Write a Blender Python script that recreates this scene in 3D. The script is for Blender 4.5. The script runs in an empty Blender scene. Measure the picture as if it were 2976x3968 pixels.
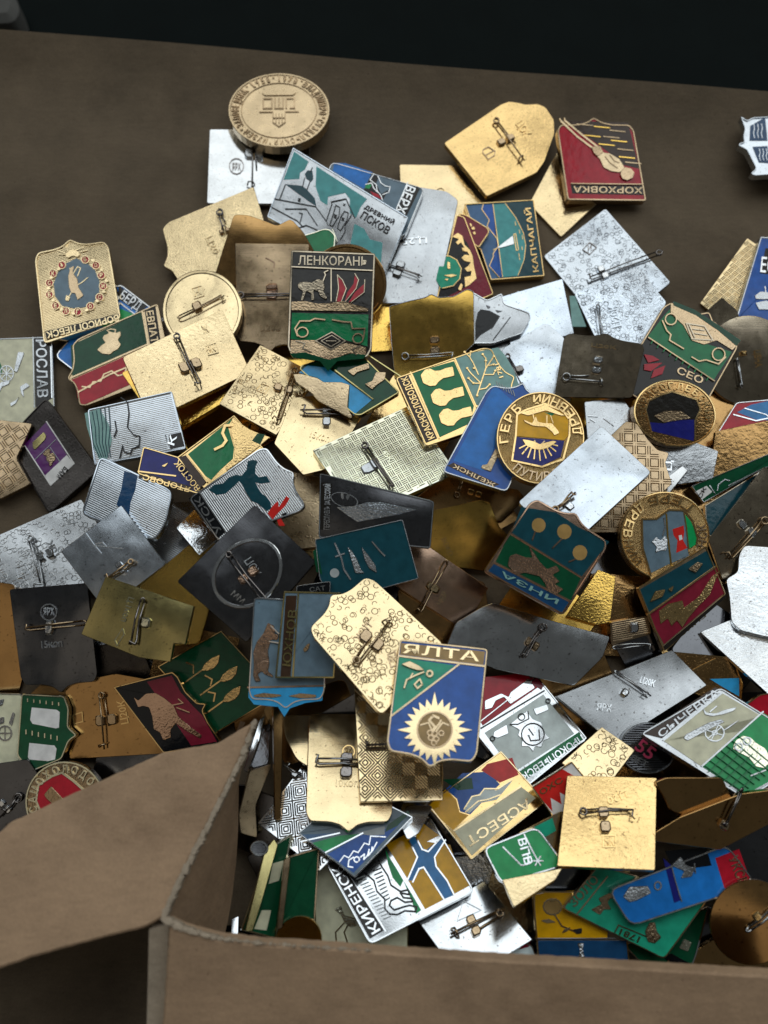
import bpy, bmesh, math, random
import numpy as np
from mathutils import Vector, Matrix
random.seed(7)
R = math.radians
scene = bpy.context.scene
col = scene.collection

# ------------------------------------------------------------------ camera
FPX, CX, CY = 3096.0, 1488.0, 1984.0          # focal length / centre in photo pixels
PITCH = 20.0
CAM = np.array([0.0, 0.0, 0.228])
cam = bpy.data.cameras.new('camera')
camo = bpy.data.objects.new('camera', cam); col.objects.link(camo)
camo.location = CAM; camo.rotation_euler = (R(PITCH), 0, 0)
cam.sensor_fit = 'VERTICAL'; cam.sensor_height = 34.6; cam.lens = FPX / 3968 * 34.6
cam.clip_start = 0.005; cam.clip_end = 20
cam.dof.use_dof = True; cam.dof.focus_distance = 0.222; cam.dof.aperture_fstop = 12
scene.camera = camo
# ------------------------------------------------------------------ world, lamp, exposure
w = bpy.data.worlds.new('World'); scene.world = w; w.use_nodes = True
w.node_tree.nodes['Background'].inputs[0].default_value = (0.60, 0.62, 0.60, 1)
w.node_tree.nodes['Background'].inputs[1].default_value = 0.10
LAMP_AZ, LAMP_EL, LAMP_D = 8.0, 57.0, 0.85
TARGET = np.array([0.0, 0.10, 0.0])
def dirv(az, el):
    return np.array([math.sin(R(az)) * math.cos(R(el)), math.cos(R(az)) * math.cos(R(el)), math.sin(R(el))])
def area(name, az, el, dist, sx, sy, energy, colr):
    la = bpy.data.lights.new(name, 'AREA'); la.shape = 'RECTANGLE'; la.size = sx; la.size_y = sy
    la.energy = energy; la.color = colr
    lo = bpy.data.objects.new(name, la); col.objects.link(lo)
    p = TARGET + dirv(az, el) * dist
    lo.location = p
    lo.rotation_euler = Vector(TARGET - p).to_track_quat('-Z', 'Y').to_euler()
    return lo
# a six-pane window in front of the box: the metal mirrors its panes and glazing bars
PW, PH, GAP = 0.47, 0.43, 0.035
wc = TARGET + dirv(LAMP_AZ, LAMP_EL) * LAMP_D
wx = np.array([math.cos(R(LAMP_AZ)), -math.sin(R(LAMP_AZ)), 0.0]); wy = np.cross(dirv(LAMP_AZ, LAMP_EL), wx); wy = wy if wy[2] > 0 else -wy
for i in range(3):
    for j in range(2):
        rad = (1.25, 1.55)[j] * (0.92, 1.0, 1.06)[i]
        lo = area('window_pane_light', LAMP_AZ, LAMP_EL, LAMP_D, PW, PH, rad * math.pi * PW * PH, ((0.97, 1.0, 0.98), (0.92, 0.98, 1.0))[j])
        lo.location = wc + wx * (i - 1) * (PW + GAP) + wy * (j - .5) * (PH + GAP)
area('warm_fill_light', 205, 62, 1.1, .8, .55, .28 * math.pi * .44, (1.0, .84, .64))  # added fill from behind the camera, warms and lifts the dark metal
vs = scene.view_settings
vs.view_transform = 'Standard'; vs.look = 'None'; vs.gamma = 1; vs.exposure = 0.22; vs.use_curve_mapping = False
scene.cycles.max_bounces = 8; scene.cycles.glossy_bounces = 6
scene.cycles.sample_clamp_indirect = 4

# ------------------------------------------------------------------ photo pixels -> rays
FW = np.array([0, math.sin(R(PITCH)), -math.cos(R(PITCH))]); RT = np.array([1.0, 0, 0])
UP = np.array([0, math.cos(R(PITCH)), math.sin(R(PITCH))])
def rays(p):
    p = np.asarray(p, float).reshape(-1, 2)
    d = FW + ((p[:, :1] - CX) / FPX) * RT - ((p[:, 1:] - CY) / FPX) * UP
    return d / np.linalg.norm(d, axis=1, keepdims=True)
# the zooms the photograph was measured in: origin and width in photo pixels, shown 1659 wide
SP = {'D': (0, 0, 2976), '11': (0, 0, 1000), '12': (1000, 0, 1000), '13': (1976, 0, 1000), '21': (0, 800, 1000),
      '22': (700, 600, 800), '23': (1400, 700, 800), '24': (2076, 800, 900), '31': (700, 1300, 800),
      '32': (1400, 1400, 800), '33': (2176, 1400, 800), '41': (0, 1800, 1000), '42': (900, 2100, 1000),
      '43': (1800, 2000, 1176), '51': (900, 2900, 1000), '52': (1800, 2900, 1176), '61': (0, 2500, 1000),
      'L': (0, 1200, 525), 'R': (2476, 1700, 750), '62': (0, 2968, 1000)}
def nat(sp, pts):
    ox, oy, wd = SP[sp]; k = wd / 1659.0
    return [(ox + x * k, oy + y * k) for x, y in pts]

# ------------------------------------------------------------------ materials
def srgb(h):
    h = h.lstrip('#'); v = [int(h[i:i + 2], 16) / 255 for i in (0, 2, 4)]
    return tuple(c / 12.92 if c < .04045 else ((c + .055) / 1.055) ** 2.4 for c in v) + (1,)
MATS = {}
def newmat(name):
    m = bpy.data.materials.new(name); m.use_nodes = True
    nt = m.node_tree; b = nt.nodes['Principled BSDF']
    return m, nt, b
def nn(nt, t, **kw):
    n = nt.nodes.new(t)
    for k, v in kw.items(): setattr(n, k, v)
    return n
def math_(nt, op, a, b=None):
    n = nn(nt, 'ShaderNodeMath', operation=op)
    for i, v in enumerate((a, b)):
        if v is None: continue
        if isinstance(v, (int, float)): n.inputs[i].default_value = v
        else: nt.links.new(v, n.inputs[i])
    return n.outputs[0]
METAL = {'gold': ((0.74, 0.52, 0.235), .20), 'pale': ((0.74, 0.585, 0.345), .22), 'yellow': ((0.702, 0.450, 0.108), .22),
         'green_gold': ((0.738, 0.738, 0.576), .2), 'silver': ((0.666, 0.693, 0.720), .18), 'blue_silver': ((0.558, 0.612, 0.675), .25),
         'dull_silver': ((0.450, 0.468, 0.486), .34), 'bronze': ((0.450, 0.333, 0.207), .30), 'copper': ((0.558, 0.378, 0.270), .25),
         'brown': ((0.42, 0.25, 0.10), .24), 'dark': ((0.125, 0.128, 0.138), .22), 'steel': ((0.234, 0.216, 0.207), .3),
         'tan': ((0.594, 0.459, 0.288), .42), 'olive': ((0.468, 0.405, 0.180), .25), 'grey_gold': ((0.405, 0.342, 0.252), .25),
         'black': ((0.05, 0.045, 0.042), .4)}
def metal(kind, tex='plain'):
    key = kind + '_' + tex
    if key in MATS: return MATS[key]
    m, nt, b = newmat(key); L = nt.links.new
    basec, rough = METAL[kind]
    b.inputs['Metallic'].default_value = 1.0
    tc = nn(nt, 'ShaderNodeTexCoord'); mp = nn(nt, 'ShaderNodeMapping')
    oi = nn(nt, 'ShaderNodeObjectInfo')
    mp.inputs['Scale'].default_value = (1000, 1000, 1000); L(tc.outputs['Object'], mp.inputs['Vector'])
    off = nn(nt, 'ShaderNodeVectorMath', operation='SCALE'); off.inputs[0].default_value = (37, 91, 53)
    L(oi.outputs['Random'], off.inputs['Scale'])
    ad = nn(nt, 'ShaderNodeVectorMath', operation='ADD'); L(mp.outputs[0], ad.inputs[0]); L(off.outputs[0], ad.inputs[1])
    V = ad.outputs[0]
    def noise(scale, det=3, rough_=.55, vec=None):
        n = nn(nt, 'ShaderNodeTexNoise'); n.inputs['Scale'].default_value = scale
        n.inputs['Detail'].default_value = det; n.inputs['Roughness'].default_value = rough_
        L(vec or V, n.inputs['Vector']); return n.outputs[0]
    # tarnish: large soft patches + small dark specks
    cr = nn(nt, 'ShaderNodeValToRGB'); cr.color_ramp.elements[0].position = .34; cr.color_ramp.elements[1].position = .62
    cr.color_ramp.elements[0].color = tuple(c * .86 for c in basec) + (1,); cr.color_ramp.elements[1].color = basec + (1,)
    L(noise(.16, 4), cr.inputs[0])
    sp = nn(nt, 'ShaderNodeValToRGB'); sp.color_ramp.elements[0].position = .27; sp.color_ramp.elements[1].position = .36
    sp.color_ramp.elements[0].color = (.25, .22, .2, 1); sp.color_ramp.elements[1].color = (1, 1, 1, 1)
    L(noise(1.3, 2), sp.inputs[0])
    mx = nn(nt, 'ShaderNodeMix', data_type='RGBA', blend_type='MULTIPLY'); mx.inputs[0].default_value = .8
    L(cr.outputs[0], mx.inputs[6]); L(sp.outputs[0], mx.inputs[7])
    L(mx.outputs[2], b.inputs['Base Color'])
    mr = nn(nt, 'ShaderNodeMapRange'); mr.inputs[3].default_value = rough * .35; mr.inputs[4].default_value = rough * 1.05
    L(noise(.35, 5), mr.inputs[0]); L(mr.outputs[0], b.inputs['Roughness'])
    # relief
    sx = nn(nt, 'ShaderNodeSeparateXYZ'); L(mp.outputs[0], sx.inputs[0]); X, Y = sx.outputs[0], sx.outputs[1]
    fine = noise(2.2, 3); h = math_(nt, 'MULTIPLY', fine, .035); dist = 1e-4
    wav = math_(nt, 'ADD', math_(nt, 'MULTIPLY', noise(.035, 0), 26.0), math_(nt, 'MULTIPLY', noise(.10, 1), 1.6))               # plates are never dead flat
    h = math_(nt, 'ADD', h, wav)
    br = nn(nt, 'ShaderNodeMapping'); br.inputs['Scale'].default_value = (.12, 3.2, 1); br.inputs['Rotation'].default_value = (0, 0, .5); L(V, br.inputs[0])
    h = math_(nt, 'ADD', h, math_(nt, 'MULTIPLY', noise(1.0, 3, .6, br.outputs[0]), .04))
    if tex == 'scale':
        vo = nn(nt, 'ShaderNodeTexVoronoi'); vo.voronoi_dimensions = '2D'; vo.inputs['Scale'].default_value = 1.15; L(V, vo.inputs['Vector'])
        h = math_(nt, 'ADD', h, math_(nt, 'MULTIPLY', math_(nt, 'SINE', math_(nt, 'MULTIPLY', vo.outputs['Distance'], 12.0)), .22)); dist = 1.2e-4
    elif tex == 'grain':
        h = math_(nt, 'ADD', h, math_(nt, 'MULTIPLY', noise(2.6, 4, .7), 3.0)); dist = 1.6e-4
    elif tex == 'relief':
        h = math_(nt, 'ADD', h, math_(nt, 'MULTIPLY', noise(1.8, 2, .5), .55)); dist = 1.3e-4
    elif tex == 'dent':
        h = math_(nt, 'ADD', h, math_(nt, 'MULTIPLY', noise(.8, 3, .6), .8)); dist = 1.2e-4
    bp = nn(nt, 'ShaderNodeBump'); bp.inputs['Strength'].default_value = 1.0; bp.inputs['Distance'].default_value = dist
    L(h, bp.inputs['Height']); L(bp.outputs[0], b.inputs['Normal'])
    MATS[key] = m
    return m
ENAM = {'teal': '#3f8a8c', 'blue': '#1a66b0', 'sky': '#2f8fc8', 'royal': '#22509a', 'dblue': '#163a5c', 'mblue': '#2b6ea6', 'steelblue': '#3c5f86',
        'green': '#0f6a40', 'dgreen': '#0a3f28', 'bgreen': '#0e8a4c', 'red': '#9a1526', 'bred': '#b0241f', 'cream': '#b9b89f', 'white': '#b8c4c8', 'paper': '#d3d8d8',
        'yellow': '#d0920f', 'navy': '#1a1d66', 'purple': '#4c1a58', 'maroon': '#6c1a2b', 'jade': '#1f8c70', 'gblue': '#5a6e7c', 'gteal': '#6f9490',
        'black': '#0d0f12', 'brown': '#33241a', 'dteal': '#123a44', 'dark': '#1d1b18', 'pink': '#a83a58', 'tanfill': '#8f7446', 'grey': '#8d9496'}
def enamel(c):
    key = 'enamel_' + c
    if key in MATS: return MATS[key]
    m, nt, b = newmat(key); L = nt.links.new
    rgb = tuple(min(.8, v * 1.45) for v in srgb(ENAM[c])[:3]) + (1,)
    tc = nn(nt, 'ShaderNodeTexCoord'); mp = nn(nt, 'ShaderNodeMapping'); mp.inputs['Scale'].default_value = (1000,) * 3
    L(tc.outputs['Object'], mp.inputs['Vector'])
    n = nn(nt, 'ShaderNodeTexNoise'); n.inputs['Scale'].default_value = .3; n.inputs['Detail'].default_value = 5; L(mp.outputs[0], n.inputs[0])
    cr = nn(nt, 'ShaderNodeValToRGB'); cr.color_ramp.elements[0].position = .3; cr.color_ramp.elements[1].position = .7
    cr.color_ramp.elements[0].color = tuple(v * .8 for v in rgb[:3]) + (1,); cr.color_ramp.elements[1].color = tuple(min(1, v * 1.12) for v in rgb[:3]) + (1,)
    L(n.outputs[0], cr.inputs[0]); L(cr.outputs[0], b.inputs['Base Color'])
    b.inputs['Roughness'].default_value = .13; b.inputs['IOR'].default_value = 1.5; b.inputs['Specular IOR Level'].default_value = .28
    n2 = nn(nt, 'ShaderNodeTexNoise'); n2.inputs['Scale'].default_value = .5; L(mp.outputs[0], n2.inputs[0])
    bp = nn(nt, 'ShaderNodeBump'); bp.inputs['Distance'].default_value = 0.5e-4; bp.inputs['Strength'].default_value = 1; L(n2.outputs[0], bp.inputs['Height'])
    L(bp.outputs[0], b.inputs['Normal'])
    MATS[key] = m
    return m
def cardboard(name, rgb, scale=1.0):
    m, nt, b = newmat(name); L = nt.links.new
    tc = nn(nt, 'ShaderNodeTexCoord'); mp = nn(nt, 'ShaderNodeMapping'); mp.inputs['Scale'].default_value = (1000 * scale,) * 3
    L(tc.outputs['Object'], mp.inputs['Vector'])
    def noise(sc, det, vec=None):
        n = nn(nt, 'ShaderNodeTexNoise'); n.inputs['Scale'].default_value = sc; n.inputs['Detail'].default_value = det
        n.inputs['Roughness'].default_value = .6; L(vec or mp.outputs[0], n.inputs[0]); return n.outputs[0]
    st = nn(nt, 'ShaderNodeMapping'); st.inputs['Scale'].default_value = (.5, 1.6, 1); L(mp.outputs[0], st.inputs[0])
    a = noise(.05, 4); c = noise(1.6, 6); f = noise(.5, 4, st.outputs[0])
    t = math_(nt, 'ADD', math_(nt, 'MULTIPLY', a, .45), math_(nt, 'ADD', math_(nt, 'MULTIPLY', c, .3), math_(nt, 'MULTIPLY', f, .25)))
    cr = nn(nt, 'ShaderNodeValToRGB'); cr.color_ramp.elements[0].position = .32; cr.color_ramp.elements[1].position = .68
    cr.color_ramp.elements[0].color = tuple(v * .68 for v in rgb) + (1,); cr.color_ramp.elements[1].color = tuple(v * 1.24 for v in rgb) + (1,)
    L(t, cr.inputs[0])
    sp = nn(nt, 'ShaderNodeValToRGB'); sp.color_ramp.elements[0].position = .22; sp.color_ramp.elements[1].position = .28
    sp.color_ramp.elements[0].color = (.35, .3, .28, 1); sp.color_ramp.elements[1].color = (1, 1, 1, 1); L(noise(.8, 2), sp.inputs[0])
    mx = nn(nt, 'ShaderNodeMix', data_type='RGBA', blend_type='MULTIPLY'); mx.inputs[0].default_value = .9
    L(cr.outputs[0], mx.inputs[6]); L(sp.outputs[0], mx.inputs[7])
    fb = nn(nt, 'ShaderNodeMapping'); fb.inputs['Scale'].default_value = (.9, 9, 1); fb.inputs['Rotation'].default_value = (0, 0, .9); L(mp.outputs[0], fb.inputs[0])
    f2 = nn(nt, 'ShaderNodeValToRGB'); f2.color_ramp.elements[0].position = .66; f2.color_ramp.elements[1].position = .74; L(noise(.35, 2, fb.outputs[0]), f2.inputs[0])
    m2 = nn(nt, 'ShaderNodeMix', data_type='RGBA', blend_type='MIX'); L(math_(nt, 'MULTIPLY', f2.outputs[0], .35), m2.inputs[0])
    L(mx.outputs[2], m2.inputs[6]); m2.inputs[7].default_value = tuple(min(1, v * 1.5) for v in rgb) + (1,)
    st2 = nn(nt, 'ShaderNodeValToRGB'); st2.color_ramp.elements[0].position = .30; st2.color_ramp.elements[1].position = .46
    st2.color_ramp.elements[0].color = (.72, .70, .68, 1); st2.color_ramp.elements[1].color = (1, 1, 1, 1); L(noise(.022, 5), st2.inputs[0])
    m3 = nn(nt, 'ShaderNodeMix', data_type='RGBA', blend_type='MULTIPLY'); m3.inputs[0].default_value = 1; L(m2.outputs[2], m3.inputs[6]); L(st2.outputs[0], m3.inputs[7])
    L(m3.outputs[2], b.inputs['Base Color'])
    b.inputs['Roughness'].default_value = .78; b.inputs['Specular IOR Level'].default_value = .25
    sx = nn(nt, 'ShaderNodeSeparateXYZ'); L(mp.outputs[0], sx.inputs[0])
    cor = math_(nt, 'MULTIPLY', math_(nt, 'SINE', math_(nt, 'MULTIPLY', math_(nt, 'ADD', sx.outputs[1], math_(nt, 'MULTIPLY', sx.outputs[0], .06)), .9)), .5)
    h = math_(nt, 'ADD', math_(nt, 'ADD', math_(nt, 'MULTIPLY', c, .55), math_(nt, 'MULTIPLY', a, 4.0)), math_(nt, 'MULTIPLY', cor, .16))
    bp = nn(nt, 'ShaderNodeBump'); bp.inputs['Distance'].default_value = 1.5e-4; bp.inputs['Strength'].default_value = 1; L(h, bp.inputs['Height'])
    L(bp.outputs[0], b.inputs['Normal'])
    return m
def plain(name, rgb, rough=.7):
    m, nt, b = newmat(name); b.inputs['Roughness'].default_value = rough; b.inputs['Specular IOR Level'].default_value = .08; L = nt.links.new
    tc = nn(nt, 'ShaderNodeTexCoord'); n = nn(nt, 'ShaderNodeTexNoise'); n.inputs['Scale'].default_value = 60; n.inputs['Detail'].default_value = 5
    L(tc.outputs['Object'], n.inputs[0]); cr = nn(nt, 'ShaderNodeValToRGB')
    cr.color_ramp.elements[0].color = tuple(v * .7 for v in rgb) + (1,); cr.color_ramp.elements[1].color = tuple(v * 1.2 for v in rgb) + (1,)
    L(n.outputs[0], cr.inputs[0]); L(cr.outputs[0], b.inputs['Base Color']); return m

# ------------------------------------------------------------------ mesh helpers
def mkobj(name, verts, faces, mat, parent=None, smooth=False):
    me = bpy.data.meshes.new(name); me.from_pydata([tuple(v) for v in verts], [], faces); me.validate(); me.update()
    if mat: me.materials.append(mat)
    if smooth:
        for p in me.polygons: p.use_smooth = True
    o = bpy.data.objects.new(name, me); col.objects.link(o)
    if parent: o.parent = parent
    return o
def area2(p):
    x, y = np.array(p)[:, 0], np.array(p)[:, 1]
    return .5 * float(np.sum(x * np.roll(y, -1) - np.roll(x, -1) * y))
def ccw(p):
    return list(p) if area2(p) > 0 else list(p)[::-1]
def dedupe(p, eps=2e-5):
    o = []
    for q in p:
        if not o or math.hypot(q[0] - o[-1][0], q[1] - o[-1][1]) > eps: o.append((float(q[0]), float(q[1])))
    while len(o) > 3 and math.hypot(o[0][0] - o[-1][0], o[0][1] - o[-1][1]) <= eps: o.pop()
    return o
def roundpoly(p, r, seg=3):
    n = len(p); o = []
    for i in range(n):
        a, b, c = (np.array(p[j % n]) for j in (i - 1, i, i + 1))
        la, lc = np.linalg.norm(a - b), np.linalg.norm(c - b)
        t = min(r, la * .45, lc * .45)
        s = b + (a - b) / max(la, 1e-9) * t; e = b + (c - b) / max(lc, 1e-9) * t
        for k in range(seg + 1):
            u = k / seg; o.append(tuple((1 - u) ** 2 * s + 2 * u * (1 - u) * b + u * u * e))
    return dedupe(o)
def inset(p, d):                                   # p is ccw; moves every side inwards by d
    n = len(p); o = []
    for i in range(n):
        a, b, c = (np.array(p[j % n]) for j in (i - 1, i, i + 1))
        e1, e2 = b - a, c - b
        n1 = np.array([-e1[1], e1[0]]) / max(np.linalg.norm(e1), 1e-9); n2 = np.array([-e2[1], e2[0]]) / max(np.linalg.norm(e2), 1e-9)
        m = n1 + n2; L2 = max(float(m @ m), .5)
        o.append(tuple(b + m * (2 * d / L2)))
    return o
def prism(MB, p, z0, z1, cham=0.0, closed_bottom=False, mat=0):
    V, F = MB; p = ccw(dedupe(p)); n = len(p); k = len(V)
    if n < 3: return
    rows = [(p, z0), (p, z1 - cham)]
    if cham: rows.append((inset(p, cham), z1))
    for pp, z in rows: V += [(x, y, z) for x, y in pp]
    for r in range(len(rows) - 1):
        for i in range(n):
            j = (i + 1) % n; F.append((k + r * n + i, k + r * n + j, k + (r + 1) * n + j, k + (r + 1) * n + i))
    F.append(tuple(k + (len(rows) - 1) * n + i for i in range(n)))
    if closed_bottom: F.append(tuple(k + i for i in range(n))[::-1])
def ringp(MB, po, pi_, z0, z1):
    V, F = MB; n = len(po); k = len(V); c = (z1 - z0) * .35
    mo = [((a[0] * .8 + b[0] * .2), (a[1] * .8 + b[1] * .2)) for a, b in zip(po, pi_)]
    mi = [((a[0] * .25 + b[0] * .75), (a[1] * .25 + b[1] * .75)) for a, b in zip(po, pi_)]
    for pp, z in ((po, z0), (po, z1 - c), (mo, z1), (mi, z1), (pi_, z0)): V += [(x, y, z) for x, y in pp]
    for r in range(4):
        for i in range(n):
            j = (i + 1) % n; F.append((k + r * n + i, k + r * n + j, k + (r + 1) * n + j, k + (r + 1) * n + i))
def stroke_polys(pts, w):
    o = []
    for a, b in zip(pts[:-1], pts[1:]):
        a, b = np.array(a), np.array(b); e = b - a; L_ = np.linalg.norm(e)
        if L_ < 1e-7: continue
        e /= L_; nrm = np.array([-e[1], e[0]]) * w / 2; x = e * w * .35
        o.append([tuple(a - x - nrm), tuple(b + x - nrm), tuple(b + x + nrm), tuple(a - x + nrm)])
    return o
def tube(MB, pts, r, seg=6):
    V, F = MB; P = [Vector(p) for p in pts]; k0 = len(V); n = len(P)
    for i in range(n):
        t = (P[min(i + 1, n - 1)] - P[max(i - 1, 0)])
        if t.length < 1e-9: t = Vector((1, 0, 0))
        t.normalize(); a = t.cross(Vector((0, 0, 1)))
        if a.length < .1: a = t.cross(Vector((0, 1, 0)))
        a.normalize(); b = t.cross(a)
        for s in range(seg):
            q = 2 * math.pi * s / seg; v = P[i] + (a * math.cos(q) + b * math.sin(q)) * r; V.append(tuple(v))
    for i in range(n - 1):
        for s in range(seg):
            u = (s + 1) % seg; F.append((k0 + i * seg + s, k0 + i * seg + u, k0 + (i + 1) * seg + u, k0 + (i + 1) * seg + s))
    F.append(tuple(k0 + s for s in range(seg))[::-1]); F.append(tuple(k0 + (n - 1) * seg + s for s in range(seg)))
TXT = {}
def textmesh(s):
    """flat letters: x 0..1 over the whole word, y 0..1 over the cap height"""
    if s in TXT: return TXT[s]
    cu = bpy.data.curves.new('lettering', 'FONT'); cu.body = s; cu.resolution_u = 2; cu.fill_mode = 'FRONT'; cu.offset = .012
    o = bpy.data.objects.new('lettering', cu)
    me = o.to_mesh(); V = [(v.co.x, v.co.y) for v in me.vertices]; F = [tuple(p.vertices) for p in me.polygons]
    E = {}
    for f in F:
        for i in range(len(f)):
            e = (f[i], f[(i + 1) % len(f)]); E[e] = 1
    bd = [e for e in E if (e[1], e[0]) not in E]
    o.to_mesh_clear(); bpy.data.objects.remove(o); bpy.data.curves.remove(cu)
    a = np.array(V) if V else np.zeros((1, 2)); x0, x1 = a[:, 0].min(), a[:, 0].max(); y1 = max(a[:, 1].max(), .3)
    wd = max(x1 - x0, 1e-6)
    V = [((x - x0) / wd, y / y1) for x, y in V]
    TXT[s] = (V, F, bd, wd / y1)
    return TXT[s]
def put_text(MB, s, O, ex, ey, z0, z1):
    V0, F0, bd, _ = textmesh(s); V, F = MB; k = len(V); n = len(V0)
    flip = (ex[0] * ey[1] - ex[1] * ey[0]) < 0
    for z in (z1, z0):
        for x, y in V0: V.append((O[0] + ex[0] * x + ey[0] * y, O[1] + ex[1] * x + ey[1] * y, z))
    for f in F0: F.append(tuple(k + i for i in (f[::-1] if flip else f)))
    for a, b in bd: F.append((k + a, k + n + a, k + n + b, k + b) if not flip else (k + b, k + n + b, k + n + a, k + a))

def ridge(MB, a, b, w, h, z0=-.00002):
    """a raised thread with sloping sides"""
    V, F = MB; a, b = np.asarray(a, float), np.asarray(b, float); e = b - a; L_ = np.linalg.norm(e)
    if L_ < 1e-6: return
    e /= L_; n = np.array([-e[1], e[0]]) * w / 2; k = len(V)
    for p in (a - n, a + n, b - n, b + n): V.append((p[0], p[1], z0))
    for p in (a, b): V.append((p[0], p[1], h))
    F += [(k, k + 2, k + 5, k + 4), (k + 3, k + 1, k + 4, k + 5), (k + 1, k, k + 4), (k + 2, k + 3, k + 5)]
def in_poly(P, poly):
    x, y = P[:, 0], P[:, 1]; c = np.zeros(len(P), bool); n = len(poly)
    for i in range(n):
        x1, y1 = poly[i]; x2, y2 = poly[(i + 1) % n]
        if y1 == y2: continue
        c ^= ((y1 > y) != (y2 > y)) & (x < (x2 - x1) * (y - y1) / (y2 - y1) + x1)
    return c
def relief(tex, out, rg):
    """real raised pattern for a stamped back; lengths in metres, outline in the badge's own plane"""
    MB = ([], []); poly = inset(out, .0006); A_ = np.array(out); (x0, y0), (x1, y1) = A_.min(0), A_.max(0); seg = []
    mm = 1e-3
    if tex in ('rings', 'rings2'):
        N = int((x1 - x0) * (y1 - y0) / (2.9 * mm * mm))
        for _ in range(N):
            cx, cy, r = rg.uniform(x0, x1), rg.uniform(y0, y1), rg.uniform(.55, .85) * mm
            a0 = rg.uniform(0, 6.28); span = rg.choice((6.28, 6.28, 4.4, 3.2))
            q = [(cx + r * math.cos(a0 + span * k / 9), cy + r * math.sin(a0 + span * k / 9)) for k in range(10)]
            hh = rg.uniform(.04, .07) * mm
            seg += [(a, b, .27 * mm, hh) for a, b in zip(q, q[1:])]
    elif tex == 'weave':
        c = 1.9 * mm
        for i in range(int((x1 - x0) / c) + 1):
            for j in range(int((y1 - y0) / c) + 1):
                cx, cy = x0 + (i + .5) * c, y0 + (j + .5) * c
                for k in (-.3, 0, .3):
                    d = (.47 * c, 0) if (i + j) % 2 else (0, .47 * c); o = (0, k * c) if (i + j) % 2 else (k * c, 0)
                    seg.append(((cx - d[0] + o[0], cy - d[1] + o[1]), (cx + d[0] + o[0], cy + d[1] + o[1]), .42 * mm, .11 * mm))
    elif tex == 'diamond':
        c = 6.2 * mm
        for i in range(-1, int((x1 - x0) / c) * 2 + 4):
            for j in range(-1, int((y1 - y0) / c) * 2 + 4):
                if (i + j) % 2: continue
                cx, cy = x0 + i * c / 2, y0 + j * c / 2
                for r in (.125, .25, .375, .5):
                    q = [(cx + r * c, cy), (cx, cy + r * c), (cx - r * c, cy), (cx, cy - r * c), (cx + r * c, cy)]
                    for a, b in zip(q, q[1:]):
                        m = ((a[0] + b[0]) / 2, (a[1] + b[1]) / 2); seg += [(a, m, .44 * mm, .10 * mm), (m, b, .44 * mm, .10 * mm)]
    elif tex == 'hatch':
        c = 2.6 * mm
        for i in range(int((x1 - x0) / c) + 1):
            for j in range(int((y1 - y0) / c) + 1):
                cx, cy = x0 + (i + .5) * c, y0 + (j + .5) * c; s = 1 if (i + j) % 2 else -1
                for k in (-.6, 0, .6):
                    ox, oy = k * mm * .8, -s * k * mm * .8
                    seg.append(((cx - .9 * mm + ox, cy - s * .9 * mm + oy), (cx + .9 * mm + ox, cy + s * .9 * mm + oy), .34 * mm, .14 * mm))
    elif tex == 'ribs':
        y = y0
        while y < y1:
            xs = []
            for k in range(len(poly)):
                (ax, ay), (bx, by) = poly[k], poly[(k + 1) % len(poly)]
                if (ay > y) != (by > y): xs.append(ax + (bx - ax) * (y - ay) / (by - ay))
            xs.sort()
            for a, b in zip(xs[::2], xs[1::2]): ridge(MB, (a, y), (b, y), .50 * mm, .055 * mm)
            y += .56 * mm
        return MB
    if seg:
        Pm = np.array([((s[0][0] + s[1][0]) / 2, (s[0][1] + s[1][1]) / 2) for s in seg]); ok = in_poly(Pm, poly)
        for s, k in zip(seg, ok):
            if k: ridge(MB, s[0], s[1], s[2], s[3] * rg.uniform(.9, 1.1))
    return MB
# ------------------------------------------------------------------ things
def tag(o, label=None, cat=None, group=None, kind=None):
    for k, v in (('label', label), ('category', cat), ('group', group), ('kind', kind)):
        if v: o[k] = v
    return o
# depth already taken along every sight line, so that each piece comes to rest on what lies under it
STEP, X0, Y0, NX, NY = 8, -800, -400, 580, 620
gx, gy = np.meshgrid(X0 + STEP * np.arange(NX), Y0 + STEP * np.arange(NY))
GP = np.stack([gx.ravel(), gy.ravel()], 1).astype(float)
GR = rays(GP).reshape(NY, NX, 3)
def plane_s(n, d, rr):
    den = rr @ n
    return np.where(den < -1e-3, (d - CAM @ n) / np.minimum(den, -1e-3), 1e3)
def px_on_plane(pts, n, d):
    rr = rays(pts); return CAM + rr * ((d - CAM @ n) / (rr @ n))[:, None]
UPV = np.array([0, 0, 1.0])
# box: floor at z = 0, far wall hinged along a crease and leaning outwards
cr0, cr1 = px_on_plane(nat('D', [(0, 205), (1659, 345)]), UPV, 0.0)
e_al = (cr1 - cr0) / np.linalg.norm(cr1 - cr0); e_out = np.cross(UPV, e_al)
WA = 30.0
w_dir = e_out * math.cos(R(WA)) + UPV * math.sin(R(WA)); w_n = np.cross(e_al, w_dir); w_n = w_n if w_n[2] > 0 else -w_n
s0 = plane_s(UPV, 0.0, GR); s1 = plane_s(w_n, float(w_n @ cr0), GR)
DEPTH = np.minimum(np.where(s0 > 0, s0, 1e3), np.where(s1 > 0, s1, 1e3))
topp = px_on_plane(nat('D', [(830, 130)]), w_n, float(w_n @ cr0))[0]
w_len = float((topp - cr0) @ w_dir)

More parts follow.
